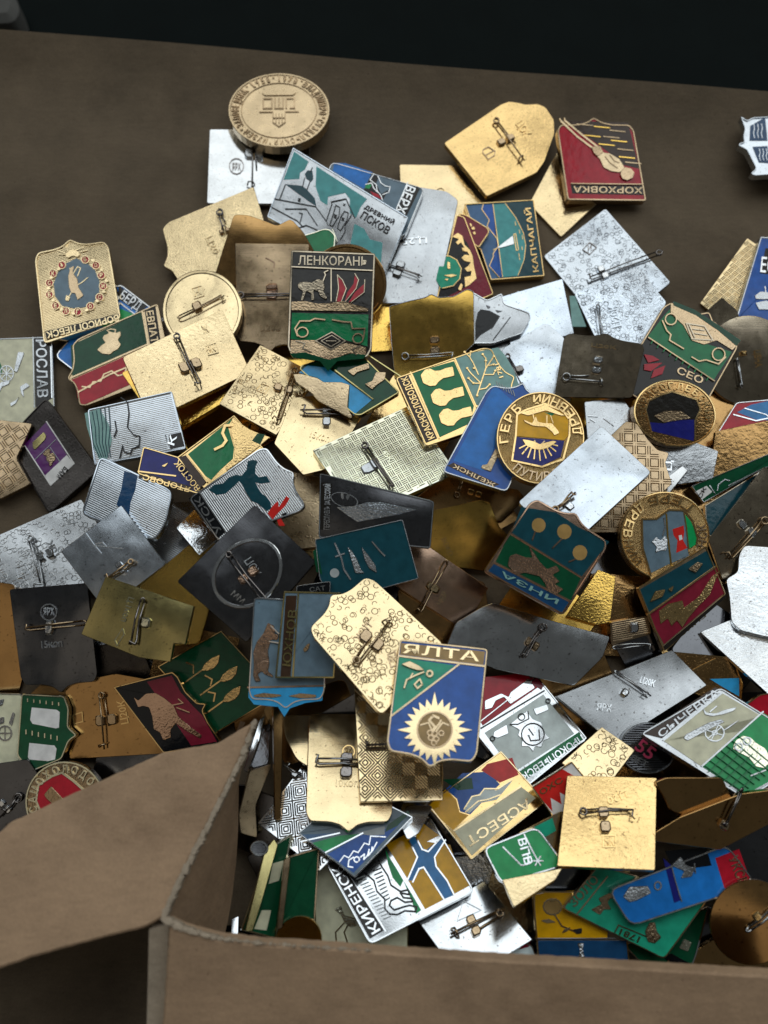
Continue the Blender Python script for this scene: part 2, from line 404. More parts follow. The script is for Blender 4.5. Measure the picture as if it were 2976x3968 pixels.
M_CARD_SHADED = cardboard('cardboard_shaded', (0.116, 0.087, 0.056))  # same board as the flaps, the box's inner shade darkened into its colour
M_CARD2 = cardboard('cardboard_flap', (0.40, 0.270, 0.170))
M_EDGE = cardboard('cardboard_torn_edge', (0.40, 0.33, 0.25), 2.0)
box = bpy.data.objects.new('cardboard_box', None); col.objects.link(box)
tag(box, 'open brown cardboard box holding the heap of metal badges', 'box')
def box_floor():
    nearp = px_on_plane(nat('D', [(300, 1975)]), UPV, 0.0)[0]; s_min = float((nearp - cr0) @ e_out)
    prof = [(s_min - s_min * i / 20, 0.0) for i in range(20)]
    rad = .06; steps = 14; t0 = rad * math.tan(R(WA) / 2)
    prof = [p for p in prof if p[0] < -t0]
    for i in range(steps + 1):
        a = R(WA) * i / steps; prof.append((-t0 + rad * math.sin(a), rad * (1 - math.cos(a))))
    for i in range(1, 9):
        L_ = t0 + (w_len - t0) * i / 8; prof.append((L_ * math.cos(R(WA)), L_ * math.sin(R(WA))))
    nf = 20
    rng = random.Random(3)
    def sheet(name, rows, thick):
        V, F = [], []; nc = 61
        for k, off in ((0, 0.0), (1, -thick)):
            for j, (s, z) in enumerate(rows):
                for i in range(nc):
                    t = -.15 + .55 * i / (nc - 1)
                    bul = .0016 * math.sin(i * .33) + .002 * math.sin(i * .11 + 1)
                    wv = bul * max(0, z) / .05
                    p = cr0 + e_al * t + e_out * (s + wv) + UPV * (z + off)
                    V.append(p)
        nr = len(rows); h = nr * nc
        for j in range(nr - 1):
            for i in range(nc - 1):
                a = j * nc + i; F.append((a, a + 1, a + nc + 1, a + nc)); F.append((h + a, h + a + nc, h + a + nc + 1, h + a + 1))
        if name == 'back_wall':                      # cut top edge with vertices of its own
            q = len(V); V += [V[(nr - 1) * nc + i] for i in range(nc)] + [V[h + (nr - 1) * nc + i] for i in range(nc)]
            for i in range(nc - 1): F.append((q + i, q + i + 1, q + nc + i + 1, q + nc + i))
        return mkobj(name, V, F, M_CARD_SHADED, box, True)
    k = next(i for i, p in enumerate(prof) if p[1] > 0) - 1
    sheet('floor', prof[:k], .003); sheet('back_wall', prof[k - 1:], .003)
box_floor()
tbl = mkobj('table', [(-2, -2, -.06), (2, -2, -.06), (2, 3, -.06), (-2, 3, -.06)], [(0, 1, 2, 3)], plain('dark_table', (0.0035, 0.0062, 0.0062), .8))
tag(tbl, kind='structure')

# ------------------------------------------------------------------ badges
SHP = {
 'rect': [(0, 0), (1, 0), (1, 1), (0, 1)],
 'shield': [(0, 0), (1, 0), (1, .88), (.95, .955), (.72, .96), (.6, .985), (.5, 1.05), (.4, .985), (.28, .96), (.05, .955), (0, .88)],
 'round': [(.5 + .5 * math.cos(2 * math.pi * i / 44), .5 + .5 * math.sin(2 * math.pi * i / 44)) for i in range(44)],
 'softrect': [(0.06, 0), (.94, 0), (1, .05), (1, .95), (.94, 1), (.06, 1), (0, .95), (0, .05)],
}
def bil(q, uv):
    q = np.asarray(q, float); o = []
    for u, v in uv:
        o.append(tuple((1 - u) * (1 - v) * q[0] + u * (1 - v) * q[1] + u * v * q[2] + (1 - u) * v * q[3]))
    return o
def inside(poly, pts):
    x, y = pts[:, 0], pts[:, 1]; c = np.zeros(len(pts), bool); n = len(poly)
    for i in range(n):
        x1, y1 = poly[i]; x2, y2 = poly[(i + 1) % n]
        if y1 == y2: continue
        k = ((y1 > y) != (y2 > y)) & (x < (x2 - x1) * (y - y1) / (y2 - y1) + x1); c ^= k
    return c
def cells(poly):
    a = np.array(poly); i0, j0 = np.floor((a.min(0) - (X0, Y0)) / STEP).astype(int); i1, j1 = np.ceil((a.max(0) - (X0, Y0)) / STEP).astype(int)
    i0, j0 = max(i0, 0), max(j0, 0); i1, j1 = min(i1, NX - 1), min(j1, NY - 1)
    sub = np.stack([gx[j0:j1 + 1, i0:i1 + 1].ravel(), gy[j0:j1 + 1, i0:i1 + 1].ravel()], 1).astype(float)
    m = inside(poly, sub).reshape(j1 - j0 + 1, i1 - i0 + 1)
    return slice(j0, j1 + 1), slice(i0, i1 + 1), m
def normal_for(tilt, r):
    if isinstance(tilt, tuple): n = np.array([tilt[0], tilt[1], 1.0])
    elif tilt == 'f': n = UPV
    else:
        t = dirv(LAMP_AZ, LAMP_EL) if tilt == 'b' else dirv(LAMP_AZ, 106)
        n = t - r
    n = n / np.linalg.norm(n); mx = R(20)
    if not isinstance(tilt, tuple) and n[2] < math.cos(mx):
        h = n[:2] / np.linalg.norm(n[:2]); n = np.array([h[0] * math.sin(mx), h[1] * math.sin(mx), math.cos(mx)])
    return n
LOG = []; BAD = []
def rest(px, n, thick, top, low=None, pct=99.3):
    js, is_, m = cells(px)
    rr = GR[js, is_][m]; D = DEPTH[js, is_][m]
    need = CAM @ n - (D - .0001) * (-(rr @ n)) + thick
    d = float(np.percentile(need, pct)) if len(need) else .002
    if low is not None: d = max(d, low)
    sub = DEPTH[js, is_]; s = plane_s(n, d + top, GR[js, is_])
    sub[m] = np.minimum(sub[m], s[m])
    return d
def B(label, q, shape='rect', met='gold', tex='plain', tilt='f', sp='D', thick=1.3, art=(), asp=None, pin=None, rim=0, r=.8,
      name='badge', group=None, field=None, low=None, edge=None):
    qn = nat(sp, q); asp = asp or sp
    ol = qn if shape == 'poly' else bil(qn, SHP[shape])
    c = np.mean(np.array(ol), 0); rc = rays([c])[0]
    n = normal_for(tilt, rc)
    th = thick * 1e-3
    d = rest(ol, n, th, .0003 if art else .0001, low)
    O = px_on_plane([c], n, d)[0]
    a, bb = px_on_plane([qn[0], qn[1]], n, d); u = bb - a; u = u - n * (u @ n); u /= np.linalg.norm(u); v = np.cross(n, u)
    LOG.append((label[:40], round(float(O[2]) * 1000, 1)))
    BAD.append([None, label, c, ol, n, d])
    def loc(pp):
        w_ = px_on_plane(pp, n, d) - O; return np.stack([w_ @ u, w_ @ v], 1)
    def A(pts, s=None):
        s = s or asp
        return loc(bil(qn, pts) if s == 'uv' else nat(s, pts))
    out = ccw(roundpoly([tuple(p) for p in loc(ol)], r * 1e-3)) if shape != 'round' else ccw(dedupe([tuple(p) for p in loc(ol)]))
    root = bpy.data.objects.new(name, None); col.objects.link(root); BAD[-1][0] = root; root.empty_display_size = .01
    root.matrix_world = Matrix(((u[0], v[0], n[0], O[0]), (u[1], v[1], n[1], O[1]), (u[2], v[2], n[2], O[2]), (0, 0, 0, 1)))
    tag(root, label, 'medal' if name == 'medal' else 'badge', group or 'metal badges heaped in the box')
    GEO = tex in ('rings', 'rings2', 'weave', 'diamond', 'hatch', 'ribs')
    M = metal(met, 'plain' if GEO and tex != 'rings2' else 'dent' if GEO else tex); ME = metal(edge or met)
    MB = ([], []); prism(MB, out, -th, 0, .00012, True)
    mkobj('plate', *MB, M, root)
    if GEO:
        mkobj('stamped_relief', *relief(tex, out, random.Random(len(LOG))), M, root)
    if rim:
        MB = ([], []); ringp(MB, out, inset(out, rim * 1e-3), -.0001, .00032); mkobj('rim', *MB, ME, root, False)
    if field:
        MB = ([], []); prism(MB, inset(out, max(rim, .3) * .9e-3), -.0001, .00008); mkobj('enamel', *MB, enamel(field), root)
    lines = {}; zup = 0.0
    for i, it in enumerate(art):
        k = it[0]; zt = .00012 + i * 6e-6 + zup
        if k == 'f':
            MB = ([], []); prism(MB, [tuple(p) for p in A(it[2], *it[3:4])], -.0001, zt); mkobj('enamel', *MB, enamel(it[1]), root)
        elif k == 'm':
            MB = ([], []); P = [tuple(p) for p in A(it[2], *it[3:4])]
            P = ccw(dedupe(P)); ar = abs(area2(P)); pe_ = sum(math.dist(a, b) for a, b in zip(P, P[1:] + P[:1]))
            if pe_ * pe_ / max(ar, 1e-12) < 70: P = roundpoly(P, .0003, 2); ch = min(.00008, .12 * ar / pe_)
            else: ch = 0.0
            prism(MB, P, -.0001, .00036 + i * 4e-6 + zup, ch)
            if ar > 4e-5: zup = .0003
            mm = it[1].split(':') if it[1] else (edge or met, 'relief')
            mkobj('emblem', *MB, metal(mm[0], mm[1] if len(mm) > 1 else 'relief'), root)
        elif k == 'l':                                   # raised wire: width mm, points, material
            mt = it[3] if len(it) > 3 and it[3] else None
            MBl = lines.setdefault(mt, ([], []))
            for P in stroke_polys(A(it[2], *it[4:5]), it[1] * 1e-3): prism(MBl, P, -.0001, .00030 + i * 3e-6 + zup + random.random() * 2e-6)
        elif k == 't':                                   # word from baseline start to end, letter height in the same px
            _, s, p0, p1, h = it[:5]; mt = it[5] if len(it) > 5 else None
            p0, p1 = np.array(p0, float), np.array(p1, float)
            if asp == 'uv':
                e = p1 - p0
                a0, a1 = A([p0, p1]); pe = a1 - a0
                # letter height is a fraction of the badge's height, square to the baseline
                hh = h * np.linalg.norm(A([(0, 0), (0, 1)])[1] - A([(0, 0), (0, 1)])[0])
                up = np.array([-pe[1], pe[0]]) / np.linalg.norm(pe) * hh
                O2, ex, ey = a0, pe, up
            else:
                e = (p1 - p0) / np.linalg.norm(p1 - p0); up = p0 + np.array([e[1], -e[0]]) * h
                O2, a1, a2 = A([tuple(p0), tuple(p1), tuple(up)]); ex, ey = a1 - O2, a2 - O2
            MB = ([], []); put_text(MB, s, O2, ex, ey, -.0001, .00034 + i * 3e-6)
            mkobj('lettering', *MB, (enamel(mt[1:]) if mt and mt[0] == '@' else metal(mt or edge or met)), root)
        elif k == 'a':                                   # letters round a circle (uv): text, r, a0, a1 (degrees, clockwise from top), height
            _, s, cu, cv, rr_, a0, a1, h = it[:8]; mt = it[8] if len(it) > 8 else None
            MB = ([], []); nl = len(s)
            for j, ch in enumerate(s):
                if ch == ' ': continue
                t = R(a0 + (a1 - a0) * (j + .5) / nl); hw = abs(R(a1 - a0)) / nl * .36 * (1 if ch not in '1І-·' else .5)
                f = lambda rad, an: (cu + rad * math.sin(an), cv - rad * math.cos(an))
                sgn = 1 if a1 > a0 else -1
                rb, rt = (rr_, rr_ + h) if sgn > 0 else (rr_ + h, rr_)
                P0, P1, P2 = A([f(rb, t - sgn * hw), f(rb, t + sgn * hw), f(rt, t - sgn * hw)], 'uv')
                put_text(MB, ch, P0, P1 - P0, P2 - P0, -.0001, .00042)
            mkobj('lettering', *MB, (enamel(mt[1:]) if mt and mt[0] == '@' else metal(mt or edge or met)), root)
        elif k == 'ring':                                # raised circle (uv): cu, cv, ru, width mm, material
            _, cu, cv, ru, wd = it[:5]; mt = it[5] if len(it) > 5 else None
            P = A([(cu + ru * math.cos(2 * math.pi * j / 36), cv + ru * math.sin(2 * math.pi * j / 36)) for j in range(36)], 'uv')
            P = ccw([tuple(p) for p in P]); MB = ([], []); ringp(MB, P, inset(P, wd * 1e-3), -.0001, .0003)
            mkobj('ring', *MB, metal(mt or edge or met), root)
    for mt, MBl in lines.items():
        mkobj('outline', *MBl, (enamel(mt[1:]) if mt and mt[0] == '@' else metal(mt or edge or met)), root)
    if pin:
        p0, p1 = A(pin[:2], sp); pb = A([pin[2]], sp)[0] if len(pin) > 2 else (p0 + p1) / 2
        e = p1 - p0; Lp = np.linalg.norm(e); e = e / Lp; s_ = np.array([-e[1], e[0]])
        sc = min(1.0, max(.6, Lp / .014)); g = .0006 * sc
        P3 = lambda t, sd, z: (p0[0] + e[0] * t + s_[0] * sd, p0[1] + e[1] * t + s_[1] * sd, z)
        MB = ([], []); rp = random.Random(len(LOG) * 13 + 5); kind = rp.randrange(4)
        rw = rp.uniform(.00021, .00030); wob = rp.uniform(-.0005, .0005); sk = rp.uniform(-.0005, .0012); hk = rp.uniform(1.5, 3.4)
        if kind != 3:
            tube(MB, [P3(.0012, g, .0007), P3(Lp * .5, g + wob, .0009), P3(Lp - .001, g, .0010), P3(Lp, g * .6, .0016), P3(Lp - .0006, -g * hk * .8, .0022), P3(Lp + sk * .4, -g * hk, .0014)], rw)
        else:
            tube(MB, [P3(.0012, g, .0006), P3(Lp * .4, g * 1.6, .0007), P3(Lp * .62, g * 2.4, .0007)], rw)
            tube(MB, [P3(Lp - .0012, g * 1.5, .0003), P3(Lp - .0010, g * .4, .0020), P3(Lp - .0009, -g * 2.0, .0018), P3(Lp - .0003, -g * 2.6, .0005)], rw)
        tube(MB, [P3(.0012, -g, .0012), P3(Lp * .5, -g * .5 + wob, .0018), P3(Lp + sk, -g * .2 + wob, .0016)], rw)
        rc_ = rp.uniform(.0006, .0011)
        if kind != 1: tube(MB, [P3(rc_ + rc_ * math.cos(a_ * .6), rc_ * math.sin(a_ * .6), .0007 + .00006 * a_) for a_ in range(0, 17)], rw)
        else: tube(MB, [P3(.0012, g, .0007), P3(.0003, g * .6, .0009), P3(0, 0, .0010), P3(.0003, -g * .6, .0012), P3(.0012, -g, .0012)], rw)
        mkobj('pin', *MB, metal(rp.choice(('steel', 'steel', 'dull_silver', 'bronze'))), root, True)
        MB = ([], []); bl = .0027 * sc * rp.uniform(.75, 1.2); bw = .0016 * sc * rp.uniform(.8, 1.15)
        cb = pb
        hexa = lambda c2, q: [tuple(c2 + e * x * bl * .5 + s_ * y * bw * q) for x, y in ((-1, -1), (.6, -1.05), (1.1, -.5), (1.1, .6), (.8, 1), (-.7, 1), (-1.15, .5), (-1.15, -.6))]
        if kind in (0, 3):
            for sd in (-1, 1): prism(MB, hexa(cb + s_ * sd * bw * (1 + .15 * rp.random()), .8), -.0001, .0013 + .0003 * sd * rp.random(), .0003)
        elif kind == 1: prism(MB, hexa(cb + s_ * bw * .8, 1.1), -.0001, .0012, .00045)
        else:
            prism(MB, hexa(cb, 1.9), -.0001, .0006, .0003); prism(MB, hexa(cb + s_ * bw * .9, .6), .0004, .0014, .0003)
        mkobj('pin_catch', *MB, metal(pin[3] if len(pin) > 3 else 'dull_silver', 'dent'), root)
        # later badges may rest on the pin
        px = nat(sp, [pin[0], pin[1]]); k_ = np.array([px[1][1] - px[0][1], px[0][0] - px[1][0]]); k_ = k_ / np.linalg.norm(k_) * 14
        pp = [tuple(np.array(px[0]) + k_), tuple(np.array(px[1]) + k_), tuple(np.array(px[1]) - k_), tuple(np.array(px[0]) - k_)]
        js, is_, m = cells(pp); sub = DEPTH[js, is_]; s = plane_s(n, d + .0012, GR[js, is_]); sub[m] = np.minimum(sub[m], s[m])
    return root
# ------------------------------------------------------------------ the heap, from the bottom up (px as read off the photograph)
# --- buried pieces that show only through the gaps
FILL = [((480, 560), 70, 'brown', 'plain'), ((650, 760), 75, 'yellow', 'plain'), ((830, 700), 80, 'yellow', 'dent'), ((560, 900), 80, 'brown', 'plain'),
        ((440, 930), 85, 'yellow', 'plain'), ((900, 900), 90, 'gold', 'dent'), ((1010, 1080), 95, 'brown', 'plain'), ((1110, 720), 80, 'dull_silver', 'plain'),
        ((1330, 870), 95, 'yellow', 'plain'), ((1500, 900), 90, 'brown', 'plain'), ((1500, 1090), 95, 'brown', 'dent'), ((1330, 1190), 95, 'dark', 'plain'),
        ((1340, 1330), 95, 'brown', 'dent'), ((1420, 1420), 90, 'dark', 'plain'), ((1180, 1330), 100, 'yellow', 'plain'), ((960, 1330), 95, 'brown', 'plain'),
        ((760, 1290), 90, 'dark', 'plain'), ((690, 1130), 85, 'gold', 'relief'), ((540, 1190), 90, 'dark', 'plain'), ((430, 1140), 80, 'silver', 'dent'),
        ((360, 1170), 80, 'dull_silver', 'ribs'), ((140, 1180), 90, 'dark', 'plain'), ((60, 1290), 90, 'brown', 'plain'), ((250, 1440), 90, 'dark', 'relief'),
        ((420, 1420), 85, 'brown', 'grain'), ((120, 1540), 90, 'brown', 'plain'), ((280, 1620), 85, 'dark', 'plain'), ((60, 1720), 95, 'dark', 'plain'),
        ((560, 1500), 80, 'brown', 'plain'), ((680, 1560), 95, 'brown', 'plain'), ((780, 1600), 100, 'dark', 'plain'), ((1050, 1560), 105, 'dark', 'plain'),
        ((1250, 1480), 100, 'brown', 'plain'), ((1380, 1560), 95, 'dark', 'dent'), ((1560, 1400), 95, 'dark', 'plain'), ((1620, 1560), 90, 'dark', 'plain'),
        ((1460, 1720), 95, 'brown', 'plain'), ((1600, 1760), 95, 'dark', 'plain'), ((1320, 1700), 95, 'brown', 'dent'), ((1150, 1760), 95, 'dark', 'plain'),
        ((960, 1780), 100, 'dark', 'plain'), ((1000, 1920), 95, 'silver', 'dent'), ((1150, 1940), 100, 'pale', 'dent'), ((1270, 1930), 95, 'dark', 'plain'),
        ((1480, 2050), 100, 'dark', 'plain'), ((1600, 2080), 100, 'brown', 'dent'), ((1650, 1880), 90, 'dark', 'plain'), ((1240, 2080), 100, 'dark', 'plain'),
        ((880, 2040), 100, 'dark', 'plain'), ((640, 1900), 95, 'dark', 'plain'), ((560, 1780), 90, 'dark', 'plain'), ((1590, 1180), 90, 'brown', 'plain')]
rf = random.Random(11)
for (cx, cy), s, mt, tx in FILL:
    a = rf.uniform(0, math.pi); ca, sa = math.cos(a), math.sin(a); w2, h2 = s * .78, s
    q = [(cx + x * w2 * ca - y * h2 * sa, cy + (x * w2 * sa + y * h2 * ca) * .93) for x, y in ((-1, -1), (1, -1), (1, 1), (-1, 1))]
    B('upturned metal badge almost buried under the others in the heap', q, rf.choice(['rect', 'shield', 'softrect']), mt, tx,
      (rf.uniform(-.10, .10), rf.uniform(-.20, -.02)), group='badges buried in the heap')

# ================= top of the heap
B('bright silver blank badge back with round stamp beneath the round medal', [(453, 279), (672, 281), (664, 441), (447, 439)], 'rect', 'silver', 'plain', 'b',
  pin=((548, 300), (544, 405), (549, 335), 'dull_silver'), asp='11',
  art=[('l', .25, [(1520 + 46 * math.cos(a * .5), 1070 + 50 * math.sin(a * .5)) for a in range(14)], 'steel'),
       ('t', 'ЯРХ', (1492, 1095), (1548, 1095), 45, 'steel')])
B('pale gold stippled badge back tucked under the gold shield with rusty pin', [(863, 355), (985, 357), (1050, 450), (1000, 530), (868, 480)], 'poly', 'pale', 'dent', 'b',
  asp='12', art=[('l', .25, [(1172 + 32 * math.cos(a * .5), 1240 + 30 * math.sin(a * .5)) for a in range(14)], 'pale')])
B('rosy gold blank badge back lying flat under the diver badge', [(1143, 440), (1202, 330), (1310, 420), (1212, 512)], 'poly', 'pale', 'dent', 'b')
B('gold shield badge back with dark rusted pin and small crest stamp', [(1195, 920), (1560, 672), (1615, 652), (1680, 662), (1722, 672), (1800, 668), (1850, 690), (1902, 770), (1905, 860), (1840, 1040), (1790, 1110), (1470, 1262), (1420, 1200)],
  'poly', 'gold', 'dent', (0.05, -.06), sp='12', thick=1.8, pin=((1520, 780), (1700, 1040), (1590, 910), 'bronze'),
  art=[('t', 'ЦОК', (1655, 800), (1720, 890), 50, 'gold'), ('l', .3, [(1445, 965), (1480, 945), (1525, 975), (1520, 1000), (1480, 1025), (1445, 985), (1445, 965)], 'bronze'),
       ('l', .25, [(1460, 1000), (1515, 970)], 'bronze')])
B('red and brown enamel badge with a gold diver figure, face up', [(1225, 433), (1396, 435), (1366, 262), (1200, 262)], 'shield', 'bronze', 'plain', (0.06, -.26), thick=2.6, rim=.7, r=1.0, edge='bronze', asp='13',
  field='red', art=[('f', 'brown', [(345, 775), (760, 790), (830, 1085), (720, 1060), (640, 985), (530, 905)]),
   ('f', 'dark', [(390, 1190), (850, 1195), (865, 1255), (400, 1245)])] +
   [('l', .35, [(x, y), (x + 100, y + 10)], m) for x, y, m in ((430, 800, 'bronze'), (540, 815, 'yellow'), (640, 840, 'bronze'), (480, 872, 'yellow'), (600, 880, 'bronze'), (650, 905, 'yellow'), (570, 928, 'yellow'), (690, 960, 'bronze'), (700, 1010, 'yellow'), (740, 1045, 'bronze'))] +
   [('l', .65, [(328, 782), (430, 880), (548, 968)], 'tan'), ('l', .6, [(352, 778), (465, 872), (566, 950)], 'tan'), ('l', .3, [(326, 778), (318, 765)], 'tan'), ('l', .3, [(352, 778), (350, 762)], 'tan'),
    ('m', 'tan:relief', [(520, 950), (575, 945), (600, 985), (640, 990), (700, 1025), (735, 1080), (705, 1112), (650, 1105), (600, 1080), (575, 1025), (535, 990)]),
    ('m', 'bronze:relief', [(520, 950), (575, 945), (598, 985), (560, 1010), (535, 990)]), ('m', 'bronze:relief', [(715, 1100), (735, 1080), (775, 1090), (797, 1115), (785, 1150), (750, 1166), (718, 1155), (705, 1125)]),
    ('l', .25, [(610, 1010), (640, 1050), (690, 1085)], 'bronze'), ('l', .25, [(640, 1000), (670, 1040), (700, 1050)], 'bronze'),
    ('l', .3, [(390, 1185), (850, 1190)]), ('t', 'ХОРХОВКА', (850, 1208), (405, 1200), 40)])
B('silver and navy ship-shaped badge lying alone on the cardboard', [(1480, 748), (1522, 778), (1560, 758), (1900, 740), (1960, 900), (1900, 1110), (1570, 1132), (1545, 1118), (1580, 1085), (1520, 965), (1468, 940), (1472, 922), (1505, 918), (1497, 880), (1508, 830)],
  'poly', 'blue_silver', 'plain', (0.02, -.02), sp='13', thick=2.0, rim=.5, asp='13',
  art=[('f', 'dblue', [(1545, 810), (1640, 755), (1655, 905), (1540, 905)]), ('f', 'dblue', [(1560, 945), (1655, 940), (1670, 1050), (1600, 1045)]), ('f', 'mblue', [(1675, 755), (1890, 750), (1940, 900), (1675, 905)]), ('f', 'dblue', [(1685, 945), (1930, 940), (1890, 1080), (1700, 1080)])] +
      [('l', .22, [(1565 + 25 * k, 800 + 0 * k), (1570 + 25 * k, 830), (1563 + 25 * k, 860), (1570 + 25 * k, 890)]) for k in range(3)] + [('l', .22, [(1600 + 22 * k, 960), (1606 + 22 * k, 985), (1600 + 22 * k, 1010), (1608 + 22 * k, 1035)]) for k in range(3)])
B('turquoise and silver badge reading КАПЧАГАЙ with a white sail', [(1003, 441), (1153, 432), (1176, 597), (1060, 606)], 'rect', 'gold', 'plain', (0.0, -.06), thick=1.8, rim=.45, asp='23', r=.3, field='dteal',
  art=[('f', 'steelblue', [(845, 205), (975, 195), (965, 235), (1025, 320), (1005, 370), (1090, 470), (1100, 520), (1055, 590), (1060, 610), (1025, 690), (1100, 785), (1045, 790), (940, 520)]),
       ('f', 'royal', [(978, 195), (1055, 192), (1130, 775), (1108, 780), (1028, 690), (1062, 610), (1058, 590), (1100, 530), (1090, 470), (1010, 370), (1028, 320), (968, 235)]),
       ('f', 'teal', [(1062, 192), (1155, 188), (1240, 300), (1300, 420), (1318, 520), (1305, 640), (1260, 765), (1138, 778)]),
       ('l', .22, [(978, 195), (968, 235), (1028, 320), (1010, 370), (1090, 470), (1100, 530), (1058, 590), (1062, 610), (1028, 690), (1108, 780)]),
       ('l', .22, [(1057, 192), (1135, 778)]), ('l', .22, [(1157, 188), (1240, 300), (1300, 420), (1320, 520), (1307, 640), (1258, 766)]),
       ('m', 'silver:plain', [(1085, 548), (1215, 445), (1222, 470), (1228, 515), (1130, 542)]), ('l', .2, [(1085, 548), (1060, 560)]),
       ('l', .25, [(1240, 430), (1262, 560), (1245, 565), (1225, 435), (1240, 430)]), ('l', .2, [(1235, 335), (1240, 365)]), ('l', .2, [(1268, 400), (1272, 430)]), ('l', .2, [(1292, 445), (1295, 475)]), ('l', .2, [(1290, 535), (1292, 560)]), ('l', .2, [(1265, 590), (1272, 640)]),
       ('t', 'КАПЧАГАЙ', (1425, 735), (1358, 222), 58)])
B('maroon enamel badge corner behind the red ornament badge', [(780, 262), (850, 280), (1020, 385), (1030, 420), (945, 545), (850, 480)], 'poly', 'gold', 'plain', (0, -.05), sp='23', rim=.5, thick=1.6, field='maroon', asp='23',
  art=[('m', None, [(870, 345), (885, 350), (890, 375), (875, 370)]), ('m', None, [(880, 385), (905, 372), (915, 395), (895, 402)]), ('m', None, [(895, 420), (915, 412), (918, 440), (902, 436)])])
B('maroon badge with gold scroll ornament round a green disc', [(765, 275), (830, 295), (1065, 915), (960, 960), (600, 960), (640, 800)], 'poly', 'gold', 'plain', (0, -.05), sp='23', rim=.5, thick=1.8, field='maroon', asp='23',
  art=[('f', 'black', [(715, 460), (790, 430), (850, 500), (895, 600), (915, 780), (850, 850), (690, 935), (610, 940), (640, 700)]),
       ('m', None, [(730, 455), (775, 425), (812, 450), (828, 520), (870, 560), (893, 610), (905, 700), (925, 790), (870, 840), (835, 860), (830, 780), (880, 770), (885, 730), (850, 735), (830, 710), (860, 690), (880, 660), (830, 650), (805, 625), (830, 600), (870, 605), (850, 575), (815, 570), (808, 545), (830, 545), (800, 500), (775, 520), (760, 500), (785, 475)]),
       ('m', None, [(775, 880), (800, 830), (815, 850), (800, 895)]),
       ('f', 'jade', [(640, 620), (700, 612), (760, 640), (800, 710), (790, 790), (740, 850), (640, 870), (600, 800)]),
       ('l', .3, [(660, 612), (710, 615), (765, 645), (802, 715), (790, 795), (738, 852), (650, 872)]),
       ('m', None, [(660, 770), (730, 760), (770, 770), (720, 785)]), ('m', None, [(665, 800), (700, 795), (690, 815)]), ('m', None, [(690, 660), (712, 665), (715, 720), (690, 715)])])
B('polished silver badge back stamped Ц.25 with bent pin', [(880, 400), (965, 413), (990, 432), (942, 655), (815, 655), (822, 580)], 'poly', 'dull_silver', 'plain', (0, -.12), r=1.2,
  pin=((835, 575), (905, 600), (862, 583), 'dull_silver'), asp='23', art=[('t', 'Ц.25', (525, 455), (325, 470), 52, 'silver')])
B('blue badge with wavy ribbons and white lettering ВЕРХ', [(918, 408), (874, 514), (676, 470), (716, 350)], 'rect', 'silver', 'plain', (-.02, -.08), thick=1.6, rim=.4, r=2.2, asp='12', field='gblue',
  art=[('f', 'blue', [(490, 1050), (560, 1050), (735, 1108), (680, 1215), (480, 1100)]), ('f', 'black', [(735, 1115), (780, 1125), (760, 1180), (790, 1250), (840, 1220), (800, 1290), (700, 1240), (680, 1220)]),
       ('f', 'red', [(720, 1230), (770, 1250), (800, 1285), (740, 1260)]), ('f', 'bgreen', [(700, 1180), (730, 1190), (715, 1215), (685, 1210)]),
       ('l', .25, [(745, 1120), (720, 1160), (760, 1190), (765, 1230), (790, 1260), (800, 1290)]), ('l', .25, [(770, 1135), (790, 1180), (820, 1200), (850, 1205), (840, 1240), (800, 1255)]), ('l', .25, [(690, 1190), (730, 1180), (745, 1215), (770, 1240)]),
       ('l', .3, [(962, 1175), (890, 1345)]), ('f', 'dark', [(972, 1185), (1040, 1215), (955, 1390), (895, 1345)]),
       ('t', 'ВЕРХ', (958, 1190), (885, 1360), 62, 'silver')])
